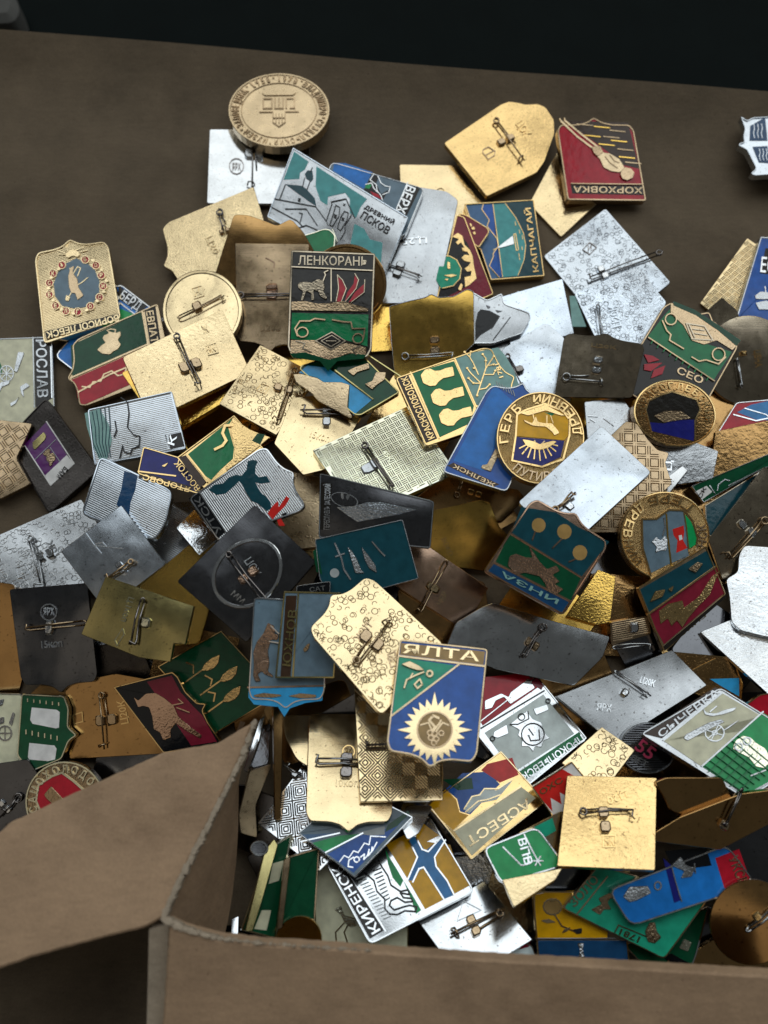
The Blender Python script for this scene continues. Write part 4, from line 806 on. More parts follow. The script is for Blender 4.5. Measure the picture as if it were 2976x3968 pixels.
B('silver bright-edged badge seen on edge between brown plates', [(1474, 1006), (1486, 1016), (1378, 1148), (1330, 1150), (1320, 1122)], 'poly', 'silver', 'plain', 'b', r=.2, thick=1.6)
B('brown hatched shield badge back under the white plate', [(1336, 925), (1352, 910), (1375, 914), (1400, 950), (1420, 972), (1446, 978), (1437, 1000), (1452, 1045), (1335, 1150), (1270, 1150), (1260, 1000)], 'poly', 'bronze', 'hatch', (0, -.16))
# ================= centre
B('greenish gold basket-weave badge back with pin', [(675, 972), (885, 875), (988, 1022), (775, 1117)], 'rect', 'green_gold', 'weave', 'b', thick=1.8, r=.4, pin=((785, 962), (848, 1056), (800, 1010), 'dull_silver'), asp='32',
  art=[('t', '45К', (165, 735), (225, 815), 40, 'green_gold')])
B('green enamel badge of three gold sheaves and branches, lettered КРАСНОСЛОБОДСК', [(920, 965), (854, 817), (1068, 743), (1136, 893)], 'shield', 'gold', 'plain', (0, -.06), thick=1.6, rim=.5, r=1.0, asp='32', edge='gold',
  art=[('f', 'green', [(410, 95), (745, 0), (905, 360), (870, 500), (630, 610)]), ('f', 'gteal', [(760, -20), (900, -70), (1100, -110), (1160, -40), (1230, 80), (1300, 300), (1100, 400), (925, 350)]), ('f', 'brown', [(290, 140), (375, 105), (610, 620), (520, 655)]), ('l', .35, [(395, 90), (625, 620)]), ('l', .35, [(750, -20), (925, 370)]),
       ('t', 'КРАСНОСЛОБОДСК', (590, 615), (365, 120), 56)] +
      [('m', 'gold:relief', [(x + a, y + b) for a, b in ((-135, -15), (-100, -60), (-60, -70), (-20, -50), (30, -55), (60, -70), (125, -85), (140, -10), (80, 5), (50, 10), (10, 40), (-10, 70), (-60, 75), (-115, 50))]) for x, y in ((610, 130), (690, 290), (755, 450))] +
      [('l', .3, [(x + 50, y - 62), (x + 68, y + 2)], '@brown') for x, y in ((610, 130), (690, 290), (755, 450))] +
      [('l', .35, [(930, 270), (960, 180), (1000, 60), (1060, -30)]), ('l', .3, [(960, 180), (880, 100), (850, 60)]), ('l', .3, [(940, 110), (900, 20), (870, -30), (830, -70)]), ('l', .3, [(1000, 60), (1000, -20), (975, -50)]), ('l', .3, [(985, 110), (1060, 110), (1075, 80)]), ('l', .3, [(960, 180), (900, 180), (860, 140)]), ('l', .3, [(1010, 40), (1060, 30)]), ('l', .3, [(870, -30), (880, -70)]), ('l', .3, [(945, 230), (1000, 220), (1030, 190)]),
       ('t', '1781', (1140, 130), (1105, 20), 34)] + [('m', None, [(x - 14, y), (x, y - 12), (x + 14, y), (x, y + 12)]) for x, y in ((850, 60), (830, -70), (880, -72), (975, -52), (1065, -35), (1075, 80), (860, 140), (1062, 30), (1030, 190), (905, 60), (930, 280), (1000, 0), (900, 180))])
B('gold badge back with a loose wire loop under the blue badge', [(880, 1090), (960, 1028), (1120, 1058), (1135, 1078), (1085, 1125), (930, 1130)], 'poly', 'brown', 'plain', (0, -.24), pin=((985, 1075), (1000, 1025), (1025, 1065), 'gold'), r=.4)
B('bright blue enamel badge with a gold pillar, upside down', [(1095, 1064), (954, 1020), (1062, 822), (1190, 850)], 'shield', 'dull_silver', 'plain', (.02, -.08), thick=1.8, rim=.55, r=1.6, asp='32', edge='dull_silver', field='royal',
  art=[('f', 'blue', [(1070, 190), (1215, 320), (1100, 560), (1060, 720), (980, 880), (740, 800)]), ('m', 'tan:relief', [(1010, 830), (1090, 680), (1130, 700), (1060, 840), (1040, 890), (960, 860), (970, 835)]), ('f', 'brown', [(690, 840), (740, 815), (1110, 990), (1050, 1015)]), ('t', 'ЖЕЛНСК', (1080, 985), (745, 826), 34, 'bronze')] +
      [('l', .22, [(1085 + 22 * k, 165 + 12 * k), (1100 + 22 * k, 210 + 12 * k)], '@grey') for k in range(7)])
B('octagonal gold rough-cast badge of a deer and sun, lettered ДРЕВНИЙ ГЕРБ', [(1072, 848), (1262, 846), (1262, 1046), (1072, 1046)], 'round', 'gold', 'grain', (.02, -.10), thick=2.6, rim=.5, asp='32', edge='gold',
  art=[('f', 'yellow', [(1250, 440), (1330, 390), (1475, 350), (1600, 400), (1665, 440), (1660, 600), (1630, 635), (1240, 600)]), ('f', 'navy', [(1240, 610), (1630, 640), (1600, 770), (1450, 840), (1220, 790)]), ('m', 'gold:relief', [(1270, 420), (1480, 350), (1640, 440), (1600, 440), (1480, 400), (1340, 440)]),
       ('f', 'green', [(1370, 395), (1440, 400), (1420, 415), (1360, 405)]), ('f', 'green', [(1470, 410), (1560, 420), (1530, 440)]),
       ('m', 'gold:relief', [(1300, 470), (1370, 500), (1400, 440), (1420, 490), (1480, 500), (1530, 500), (1580, 560), (1590, 580), (1550, 600), (1530, 570), (1480, 530), (1400, 525), (1370, 520), (1310, 490)]), ('l', .3, [(1490, 440), (1490, 500)]), ('l', .3, [(1520, 440), (1540, 500)]), ('l', .3, [(1375, 420), (1390, 480)]),
       ('m', 'gold:plain', [(1290, 628), (1340, 635), (1400, 650), (1430, 668), (1480, 655), (1540, 640), (1570, 650), (1500, 700), (1440, 715), (1380, 710), (1320, 680)]),
       ('l', .4, [(1390, 640), (1415, 700), (1470, 645)], 'bronze')] + [('l', .35, [(1420 + 90 * math.cos(t), 660 + 40 * math.sin(t)), (1425 + rr_ * math.cos(t), 668 + rr_ * .88 * math.sin(t))]) for t, rr_ in ((.1, 150), (.45, 150), (.8, 145), (1.15, 140), (1.5, 150), (1.85, 140), (2.2, 150), (2.55, 160), (2.9, 160))] + [
       ('l', .5, [(1240, 600), (1250, 430), (1330, 390), (1475, 345), (1600, 395), (1675, 440), (1670, 600), (1620, 790), (1450, 850), (1210, 800), (1240, 600)]),
       ('a', 'ГЕРБ', .5, .5, .37, -100, -32, .1, 'gold'), ('a', 'ДРЕВНИЙ', .5, .5, .37, 88, -12, .1, 'gold'), ('a', 'ПУТИВЛЯ', .5, .5, .37, 225, 140, .1, 'bronze')])
B('white-bright blank square badge back with wire pin', [(1299, 920), (1407, 1020), (1227, 1185), (1119, 1085)], 'rect', 'blue_silver', 'plain', 'b', r=1.0, thick=1.4, pin=((1195, 1108), (1235, 1070), (1228, 1092), 'silver'))
B('green strip badge lettered СК seen almost edge-on', [(1493, 1050), (1720, 955), (1720, 990), (1645, 1014), (1520, 1086)], 'poly', 'silver', 'plain', (-.2, -.2), sp='D', rim=.3, thick=1.6, r=.2, asp='33', field='dgreen',
  art=[('f', 'paper', [(1070, 1050), (1165, 1000), (1210, 1050), (1130, 1110)]), ('t', 'СК', (1120, 1105), (1165, 1020), 30, '@black'), ('l', .3, [(1250, 1040), (1260, 990), (1310, 950), (1350, 960)], 'silver'), ('l', .25, [(1190, 1000), (1230, 1060)], 'silver'), ('l', .3, [(1340, 1000), (1600, 870)], 'silver')])
B('dark teal triangle badge under the green strip', [(1522, 1092), (1642, 1018), (1650, 1040), (1560, 1190), (1525, 1150)], 'poly', 'grey_gold', 'plain', (0, -.15), field='dteal', rim=.3, r=.3)
B('dark gold plate badge with an orange-lit safety pin', [(1650, 1008), (1530, 1165), (1560, 1250), (1640, 1290), (1740, 1200), (1740, 1050)], 'poly', 'grey_gold', 'plain', (-.1, -.24), r=.5, pin=((1655, 1120), (1575, 1205), (1612, 1142), 'silver'))
B('gold ring badge of a red castle on grey, lettered round the edge', [(1341, 1060), (1535, 1064), (1530, 1255), (1338, 1250)], 'round', 'gold', 'grain', (.02, -.20), thick=2.8, rim=.5, asp='33', edge='gold',
  art=[('f', 'gblue', [(650, 1270), (760, 1265), (860, 1200), (980, 1210), (1000, 1300), (1010, 1500), (1020, 1560), (840, 1640), (720, 1700), (660, 1500)]), ('f', 'bgreen', [(985, 1225), (1040, 1290), (1085, 1400), (1080, 1470), (1020, 1510)]), ('f', 'bred', [(890, 1350), (980, 1320), (985, 1370), (975, 1440), (1010, 1500), (920, 1540), (930, 1440), (900, 1400)]),
       ('f', 'white', [(940, 1400), (965, 1395), (970, 1430), (945, 1440)]), ('l', .35, [(980, 1210), (1000, 1330), (1020, 1520)]), ('l', .45, [(840, 1230), (850, 1400), (870, 1560), (880, 1650)], 'yellow'),
       ('m', 'dull_silver:relief', [(720, 1450), (760, 1410), (790, 1440), (830, 1400), (850, 1440), (840, 1520), (790, 1520), (750, 1540), (760, 1490)]), ('l', .3, arcs(805, 1480, 35), 'dull_silver'), ('l', .35, [(820, 1260), (830, 1330), (810, 1400)], 'dull_silver'),
       ('l', .5, [(645, 1270), (760, 1268), (860, 1195), (985, 1200), (1050, 1280), (1090, 1420), (1060, 1600), (720, 1740), (650, 1500), (645, 1270)]),
       ('a', 'ГЕРБ', .5, .5, .37, 45, -28, .1, 'gold'), ('a', 'ДРЕВНИЙ', .5, .5, .37, -35, -140, .1, 'gold'), ('a', 'СМОЛЕНСК', .5, .5, .37, 170, 70, .1, 'bronze')])
B('badge of a gold eagle on red and teal with bright gold edge', [(1434, 1411), (1568, 1285), (1525, 1178), (1377, 1269)], 'rect', 'bronze', 'plain', (-.05, -.22), rim=.5, thick=2.4, r=.8, asp='43', edge='gold',
  art=[('f', 'dteal', [(960, 400), (1320, 190), (1370, 270), (1000, 530)]), ('f', 'maroon', [(1005, 540), (1375, 280), (1420, 420), (1090, 700)]), ('m', 'gold:relief', [(1060, 520), (1110, 480), (1190, 460), (1200, 500), (1280, 440), (1350, 330), (1390, 300), (1340, 430), (1270, 500), (1220, 560), (1190, 610), (1160, 570), (1130, 600), (1110, 560), (1070, 590)]),
       ('m', 'gold:relief', [(1010, 470), (1040, 410), (1095, 400), (1080, 440)]), ('m', 'gold:relief', [(1110, 400), (1140, 380), (1130, 415)]), ('m', 'bronze:relief', [(1220, 290), (1270, 250), (1300, 260), (1260, 310)]), ('l', .3, [(1000, 540), (1370, 275)]), ('f', 'dark', [(1085, 710), (1425, 425), (1430, 440), (1095, 735)]), ('t', 'ЕНИСЕЙ', (1310, 535), (1105, 705), 20, 'gold')])
B('silver plate badge glaring under the white shield', [(1512, 1365), (1600, 1330), (1780, 1480), (1780, 1580), (1660, 1500)], 'poly', 'silver', 'dent', 'b', r=.3)
B('glaring white shield badge back at the box edge', [(1608, 1178), (1780, 1190), (1780, 1400), (1659, 1376), (1600, 1362), (1580, 1344), (1576, 1290), (1568, 1251), (1594, 1236), (1596, 1200)], 'poly', 'silver', 'dent', 'b', r=1.2, thick=1.6)
B('polished gold shield badge with a bright fold of light', [(815, 1130), (1038, 1080), (1058, 1086), (1080, 1140), (1098, 1156), (1060, 1235), (830, 1205)], 'poly', 'yellow', 'plain', (.05, -.26), r=.8, asp='32', art=[('t', 'ВОКО', (640, 1430), (700, 1570), 42, 'gold')])
B('copper brown badge back with a pin and two stamps', [(869, 1140), (1055, 1270), (1003, 1362), (808, 1235)], 'rect', 'copper', 'plain', (.03, -.18), r=.4, thick=1.4, pin=((965, 1210), (905, 1322), (925, 1265), 'pale'), asp='42',
  art=[('t', 'Ц20К', (1150, 270), (1200, 185), 40, 'pale'), ('t', 'ЧЕР', (1345, 410), (1385, 330), 36, 'pale')])
B('dark teal and green badge of three pods and a lion, copper rim', [(1217, 1330), (1045, 1234), (1157, 1066), (1322, 1165)], 'shield', 'copper', 'plain', (.03, -.20), rim=.6, thick=1.8, r=1.2, asp='43', edge='copper',
  art=[('f', 'dteal', [(255, 90), (310, -50), (500, -20), (620, 60), (790, 140), (640, 330)]), ('f', 'dgreen', [(245, 100), (635, 340), (580, 460), (170, 250)]), ('f', 'dblue', [(160, 262), (570, 470), (530, 530), (130, 300)]), ('l', .3, [(250, 95), (640, 335)]), ('l', .3, [(165, 255), (575, 465)]),
       ('f', 'tanfill', arcs(405, 50, 38, 40)[:-1]), ('f', 'tanfill', arcs(545, 85, 40, 42)[:-1]), ('f', 'tanfill', arcs(630, 200, 40, 42)[:-1]), ('l', .35, [(385, 85), (370, 130)]), ('l', .35, [(530, 125), (480, 175)]), ('l', .35, [(605, 235), (570, 250)]),
       ('m', 'copper:relief', [(235, 270), (245, 220), (280, 205), (330, 225), (370, 230), (350, 160), (385, 210), (410, 250), (450, 290), (500, 270), (520, 300), (480, 320), (520, 360), (490, 370), (540, 400), (500, 430), (450, 410), (440, 370), (410, 330), (370, 320), (330, 310), (280, 320)]), ('t', 'ИНЗА', (515, 458), (205, 300), 28, '@gteal')])
B('gold textured plate badge under the dark teal badge', [(1225, 1330), (1292, 1230), (1330, 1245), (1318, 1345), (1290, 1350)], 'poly', 'yellow', 'relief', (0, -.12), r=.3)
B('gold ring badge seen from its side with a steel pin', [(1318, 1345), (1400, 1330), (1408, 1370), (1320, 1395)], 'poly', 'bronze', 'ribs', (.1, -.35), thick=2.6, pin=((1320, 1398), (1400, 1392), (1368, 1362), 'silver'))
# ================= left middle
B('silver ring-stamped badge back with white lug, beside the cardboard', [(-60, 1180), (175, 1078), (300, 1265), (-60, 1285)], 'poly', 'dull_silver', 'rings', (.02, -.06), thick=1.4, r=.5, pin=((68, 1160), (92, 1265), (100, 1200), 'silver'), asp='41',
  art=[('l', .22, [(100, 665), (160, 645), (185, 700), (120, 730), (100, 665)]), ('t', '10К', (385, 575), (335, 480), 45)])
B('silver ribbed badge with a dark blue stream', [(216, 985), (374, 1060), (360, 1130), (335, 1170), (175, 1112)], 'poly', 'blue_silver', 'ribs', (0, -.11), thick=2.0, rim=.6, r=2.0, asp='41', edge='blue_silver',
  art=[('f', 'dblue', [(800, 40), (885, 70), (870, 160), (840, 240), (830, 330), (750, 260), (780, 160)])])
B('dull blue-grey square badge back with pin and a scratched line', [(262, 1091), (358, 1219), (227, 1319), (131, 1191)], 'rect', 'blue_silver', 'plain', (0, -.10), thick=1.3, r=.5, pin=((290, 1212), (235, 1250), (262, 1228), 'silver'), asp='41',
  art=[('l', .2, [(550, 440), (600, 510), (650, 570)], 'silver'), ('l', .2, [(600, 520), (690, 530), (790, 540)], 'silver'), ('l', .2, [(610, 510), (660, 500), (690, 535)], 'silver')])
B('brown dark badge edge behind the black badge back', [(-60, 1250), (30, 1262), (60, 1420), (40, 1500), (-60, 1480)], 'poly', 'brown', 'plain', 'd')
B('glittering yellow gold badge back under the olive one', [(300, 1268), (430, 1158), (462, 1166), (480, 1220), (430, 1390), (330, 1400)], 'poly', 'yellow', 'grain', (0, -.12), r=1.0)
B('silver shard badge beneath the squirrel badge', [(380, 1140), (420, 1100), (470, 1165), (430, 1200)], 'poly', 'silver', 'dent', 'b', r=.3)
B('bronze textured badge back right of the squirrel badge', [(585, 1010), (690, 1030), (705, 1180), (600, 1190)], 'poly', 'tan', 'relief', (0, -.10))
B('silver ribbed badge with dark squirrel and red plant, lettered ТСК', [(472, 1170), (408, 1077), (580, 955), (674, 1095)], 'shield', 'dull_silver', 'ribs', (.02, -.15), thick=2.0, rim=.55, r=1.2, asp='31', edge='silver',
  art=[('f', 'black', [(65, 1310), (150, 1260), (360, 1580), (290, 1640)]), ('l', .35, [(150, 1258), (365, 1580)], 'silver'), ('t', 'УТСК', (335, 1575), (152, 1290), 55, 'silver'),
       ('f', 'dteal', [(225, 1240), (270, 1200), (340, 1190), (390, 1140), (450, 1120), (490, 1130), (530, 1080), (540, 1010), (580, 1000), (620, 1010), (600, 1060), (600, 1110), (630, 1140), (690, 1130), (720, 1180), (650, 1190), (600, 1180), (640, 1260), (690, 1300), (720, 1340), (730, 1390), (690, 1410), (620, 1350), (570, 1330), (520, 1250), (490, 1190), (470, 1170), (430, 1210), (360, 1270), (290, 1280)]),
       ('f', 'bred', [(700, 1430), (740, 1370), (780, 1330), (790, 1380), (850, 1290), (875, 1310), (840, 1370), (820, 1390), (790, 1420), (770, 1440), (740, 1480)]), ('f', 'bred', [(770, 1470), (800, 1460), (840, 1530), (790, 1530)]), ('f', 'black', [(815, 1435), (850, 1420), (865, 1460), (830, 1470)])])
B('silver badge of a ship under sail, lettered ПЕРЕСЛАВЛЬ ЗАЛЕССКИЙ', [(691, 1022), (938, 1083), (930, 1185), (688, 1162)], 'rect', 'dark', 'plain', (.02, -.22), thick=2.2, rim=.45, r=.8, asp='31', edge='blue_silver',
  art=[('f', 'dark', [(1125, 1180), (1215, 1190), (1195, 1560), (1115, 1560)]), ('t', 'ПЕРЕСЛАВЛЬ ЗАЛЕССКИЙ', (1195, 1560), (1205, 1195), 60, 'dull_silver'), ('ring', .22, .34, .12, .3, 'dull_silver'), ('m', 'dull_silver:plain', [(1285, 1270), (1310, 1255), (1310, 1320), (1290, 1310)]), ('m', 'dull_silver:plain', [(1340, 1265), (1365, 1280), (1345, 1325), (1325, 1310)]),
       ('m', 'blue_silver:relief', [(1250, 1380), (1400, 1370), (1500, 1340), (1620, 1340), (1750, 1370), (1900, 1400), (1700, 1450), (1520, 1480), (1420, 1500), (1330, 1440)])])
B('navy badge of swords and silver fish, half covered', [(680, 1165), (870, 1122), (905, 1250), (720, 1300), (690, 1250)], 'poly', 'dull_silver', 'plain', (0, -.18), rim=.3, thick=1.5, asp='42', field='dteal', r=.6,
  art=[('m', 'dull_silver:relief', [(740, 30), (770, 60), (800, 110), (830, 180), (850, 200), (790, 200), (770, 130)]), ('m', 'dull_silver:relief', [(830, 30), (870, 80), (920, 150), (930, 200), (880, 170), (850, 110)]), ('l', .45, [(660, 10), (700, 100), (720, 180), (760, 240)], 'dull_silver'), ('l', .4, [(665, 95), (720, 75)], 'dull_silver'), ('l', .4, [(900, 0), (950, 60), (980, 90)], 'dull_silver'), ('f', 'grey', arcs(658, 200, 30)[:-1]), ('f', 'dgreen', [(520, 60), (545, 40), (580, 210), (540, 190)])])
B('dark silver square badge back with a raised ring and centre pin', [(550, 1090), (682, 1213), (532, 1388), (382, 1256)], 'rect', 'dark', 'plain', (.03, -.14), thick=1.6, r=.8, pin=((492, 1195), (575, 1300), (537, 1243), 'copper'), asp='42',
  art=[('ring', .5, .51, .36, 1.1, 'silver'), ('t', 'ХОП', (190, 200), (120, 95), 55, 'dull_silver'), ('t', 'ММ', (-10, 340), (60, 400), 40, 'dull_silver')])
# ================= left lower
B('cream badge with a small cannon at the box side', [(-80, 1495), (48, 1498), (70, 1600), (40, 1680), (-80, 1680)], 'poly', 'dull_silver', 'plain', (0, -.1), field='cream', rim=.4, asp='61', thick=1.6,
  art=[('m', 'dull_silver:relief', [(-20, 360), (30, 345), (20, 385), (-20, 400)]), ('l', .35, arcs(35, 565, 42, 46), 'dull_silver'), ('l', .3, [(0, 565), (75, 565)], 'dull_silver'), ('l', .3, [(35, 525), (35, 605)], 'dull_silver'), ('m', 'dull_silver:relief', [(60, 500), (85, 430), (100, 440), (80, 520)]), ('m', 'dull_silver:relief', [(-10, 470), (30, 460), (30, 500), (-10, 510)])])
B('black relief badge between the black back and the olive back', [(205, 1395), (300, 1380), (330, 1460), (220, 1490)], 'poly', 'black', 'relief', 'd', rim=.4)
B('brown gold badge back stamped Ц20, beside the red bird badge', [(140, 1478), (250, 1455), (390, 1480), (355, 1628), (150, 1640)], 'poly', 'brown', 'plain', (.02, -.18), pin=((222, 1495), (228, 1615), (232, 1555), 'bronze'), asp='61', art=[('t', 'Ц20К', (830, 500), (800, 350), 50, 'gold'), ('l', .3, [(470, 450), (530, 430), (535, 490), (480, 505), (470, 450)], 'gold')])
B('black slate badge back stamped 15коп with a white pin lug', [(20, 1273), (188, 1259), (213, 1482), (48, 1490)], 'shield', 'dark', 'plain', (0, -.13), thick=1.4, r=.8, pin=((190, 1345), (60, 1358), (108, 1345), 'silver'), asp='41',
  art=[('l', .28, arcs(315, 950, 52), 'dull_silver'), ('t', 'ЯРХ', (282, 970), (350, 970), 50, 'dull_silver'), ('t', '15коп', (270, 1180), (405, 1172), 45, 'dull_silver')])
B('olive gold badge back with notched corner and a long pin', [(228, 1245), (419, 1309), (400, 1392), (375, 1390), (368, 1430), (300, 1420), (175, 1370)], 'poly', 'olive', 'plain', (0, -.13), thick=1.4, r=.3, pin=((312, 1292), (292, 1392), (308, 1345), 'green_gold'), asp='41',
  art=[('t', 'Ц.1коп', (830, 850), (780, 1005), 38, 'green_gold'), ('l', .22, [(740, 1130), (790, 1055), (800, 1090), (755, 1165), (740, 1130)], 'green_gold')])
B('dark green badge of three golden wheat ears', [(478, 1362), (605, 1500), (470, 1582), (340, 1440)], 'rect', 'bronze', 'plain', (0, -.16), rim=.4, thick=1.5, r=.3, asp='61', field='dgreen', edge='gold',
  art=[x for cx, cy in ((1355, 125), (1470, 195), (1490, 325)) for x in (('m', 'gold:relief', [(cx - 60, cy + 40), (cx - 40, cy - 5), (cx + 10, cy - 45), (cx + 60, cy - 65), (cx + 50, cy - 10), (cx + 20, cy + 25), (cx - 20, cy + 40)]), ('l', .4, [(cx - 55, cy + 35), (cx - 180, cy + 125)]))] +
      [('l', .4, [(1200, 110), (1245, 130), (1245, 180)]), ('l', .4, [(1320, 195), (1365, 220), (1355, 260)]), ('l', .4, [(1340, 300), (1385, 310), (1375, 360)])])
B('red and black badge of a gold pheasant with bright broken gold edge', [(245, 1484), (373, 1451), (385, 1462), (402, 1495), (426, 1518), (446, 1520), (438, 1535), (450, 1560), (477, 1600), (472, 1608), (353, 1627)], 'poly', 'gold', 'plain', (.02, -.20), thick=2.6, rim=.4, r=.5, asp='61', edge='gold', field='black',
  art=[('f', 'maroon', [(945, 235), (1105, 195), (1160, 300), (1240, 390), (1300, 450), (1395, 620), (1230, 645)]), ('m', 'copper:relief', [(860, 330), (890, 355), (940, 310), (1000, 305), (1060, 340), (1120, 390), (1150, 460), (1220, 520), (1300, 580), (1290, 600), (1200, 550), (1130, 500), (1100, 540), (1100, 590), (1050, 610), (1030, 560), (990, 540), (980, 460), (960, 400), (920, 390), (890, 400)]), ('l', .3, [(1110, 385), (1180, 370), (1150, 345)], 'copper'), ('l', .3, [(1140, 400), (1220, 430)], 'copper')])
B('green checked badge with two white square panes', [(47, 1498), (140, 1503), (150, 1530), (148, 1570), (168, 1588), (150, 1600), (134, 1640), (66, 1668), (37, 1632)], 'poly', 'green_gold', 'plain', (.02, -.14), rim=.5, thick=1.8, r=.8, asp='61', field='dgreen', edge='green_gold',
  art=[('f', 'paper', [(205, 400), (365, 415), (385, 430), (380, 530), (360, 535), (210, 505), (195, 480)]), ('f', 'paper', [(190, 628), (350, 645), (365, 665), (355, 735), (310, 745), (190, 735), (180, 720)])] + [('l', .3, [(180 + 40 * k, 345 + 5 * k), (180 + 40 * k, 362 + 5 * k)], 'green_gold') for k in range(6)] + [('l', .3, [(170 + 40 * k, 545 + 8 * k), (170 + 40 * k, 570 + 8 * k)], 'green_gold') for k in range(6)])
B('dark slate plate badge by the cardboard flap with a gold-capped pin', [(-80, 1660), (60, 1640), (105, 1705), (92, 1800), (-80, 1850)], 'poly', 'dark', 'plain', 'd', pin=((48, 1715), (8, 1755), (12, 1742), 'silver'))
B('round gold badge with a red tower field, cut off by the cardboard flap', [(55, 1644), (228, 1644), (228, 1822), (55, 1822)], 'round', 'bronze', 'relief', (.02, -.10), thick=2.2, rim=.6, edge='green_gold', asp='61',
  art=[('f', 'red', [(250, 900), (340, 850), (400, 825), (470, 880), (540, 940), (420, 1000), (260, 1060), (235, 1000)]), ('m', 'bronze:relief', [(285, 960), (330, 905), (420, 1000), (350, 1030), (300, 985)]), ('l', .45, [(260, 1060), (235, 1000), (250, 900), (340, 840), (400, 820), (470, 870), (560, 950)], 'green_gold'), ('a', 'САМОХОЛОДО', .5, .5, .36, -110, 60, .1, 'green_gold')])
# ================= lower centre and right
B('dark badge sliver lettered САТ above the ЮХНОВ badge', [(640, 1265), (715, 1255), (712, 1310), (640, 1320)], 'poly', 'dull_silver', 'plain', (0, -.15), rim=.3, field='black', asp='42', art=[('t', 'САТ', (500, 322), (600, 310), 30, 'silver')])
B('badge of a standing bear over sky blue with two fish', [(548, 1290), (712, 1300), (700, 1522), (535, 1522)], 'shield', 'dull_silver', 'plain', (.02, -.15), rim=.5, thick=1.8, r=1.2, asp='42', edge='silver', field='gblue',
  art=[('f', 'sky', [(105, 940), (585, 925), (580, 1020), (470, 1035), (370, 1070), (335, 1125), (295, 1060), (140, 1045), (105, 1000)]), ('l', .4, [(100, 935), (590, 925)], 'copper'), ('m', 'bronze:relief', [(135, 985), (200, 970), (310, 980), (320, 990), (260, 1000), (150, 998)]), ('m', 'bronze:relief', [(360, 990), (440, 972), (540, 982), (540, 1000), (440, 1005)]),
       ('m', 'copper:relief', [(160, 640), (200, 590), (230, 520), (270, 540), (275, 590), (300, 600), (290, 630), (250, 630), (230, 700), (240, 780), (230, 830), (265, 860), (260, 870), (210, 850), (190, 830), (165, 850), (185, 895), (150, 900), (135, 860), (140, 790), (135, 710)]), ('l', .3, [(250, 540), (300, 590)], 'silver'), ('l', .3, [(240, 640), (300, 650)], 'silver')])
B('gold-framed grey-blue badge with text bar ЮХНОВ', [(613, 1277), (737, 1280), (722, 1465), (594, 1465)], 'rect', 'olive', 'plain', (.02, -.16), rim=.5, thick=1.8, r=.3, asp='42', field='gblue', edge='olive',
  art=[('f', 'brown', [(345, 345), (415, 345), (375, 865), (310, 865)]), ('l', .4, [(425, 335), (390, 870)]), ('t', 'ЮХНОВ', (375, 800), (415, 440), 55, 'olive'), ('m', 'bronze:relief', [(455, 690), (485, 655), (500, 650), (490, 690), (465, 710)])])
B('tilted silver mirror badge back catching gold and grey', [(985, 1345), (1040, 1312), (1065, 1302), (1190, 1340), (1318, 1375), (1302, 1420), (1240, 1482), (1070, 1445), (960, 1405)], 'poly', 'silver', 'plain', (.06, -.10), r=.8, pin=((1175, 1350), (1130, 1420), (1148, 1392), 'bronze'))
B('orange gold plate badge under the steel square back', [(1425, 1405), (1585, 1420), (1605, 1480), (1600, 1530), (1500, 1500)], 'poly', 'brown', 'relief', (0, -.18), rim=.3, edge='gold', asp='43', art=[('f', 'sky', [(1340, 890), (1500, 885), (1500, 985), (1420, 940)]), ('l', .3, [(1250, 840), (1370, 780)], 'gold')])
B('red enamel corner badge peeping out under the owl badge', [(1600, 1530), (1640, 1500), (1720, 1490), (1720, 1600)], 'poly', 'gold', 'plain', (0, -.1), field='red', rim=.3)
B('steel grey square badge back with a glassy pin lug', [(1201, 1504), (1452, 1404), (1527, 1480), (1325, 1607)], 'rect', 'dull_silver', 'plain', (.02, -.02), thick=1.8, r=.4, pin=((1325, 1450), (1395, 1500), (1345, 1502), 'silver'), asp='43', art=[('t', 'Ц20К', (955, 910), (1035, 935), 38, 'silver'), ('t', 'ЯРХ', (720, 1060), (800, 1070), 40, 'silver')])
B('dark ribbed oval badge marked 55 in pink', [(1338, 1560), (1462, 1560), (1462, 1672), (1338, 1672)], 'round', 'dark', 'ribs', (0, -.1), rim=.5, thick=2.0, asp='43', edge='dull_silver', art=[('t', '55', (925, 1270), (1010, 1335), 70, '@pink'), ('t', 'ЛЕТ', (900, 1330), (990, 1375), 34, 'dull_silver')])
B('pale rose gold ring-stamped badge corner below the steel square', [(1213, 1648), (1300, 1570), (1372, 1620), (1302, 1712)], 'rect', 'pale', 'rings', 'b', thick=1.4, r=.3)
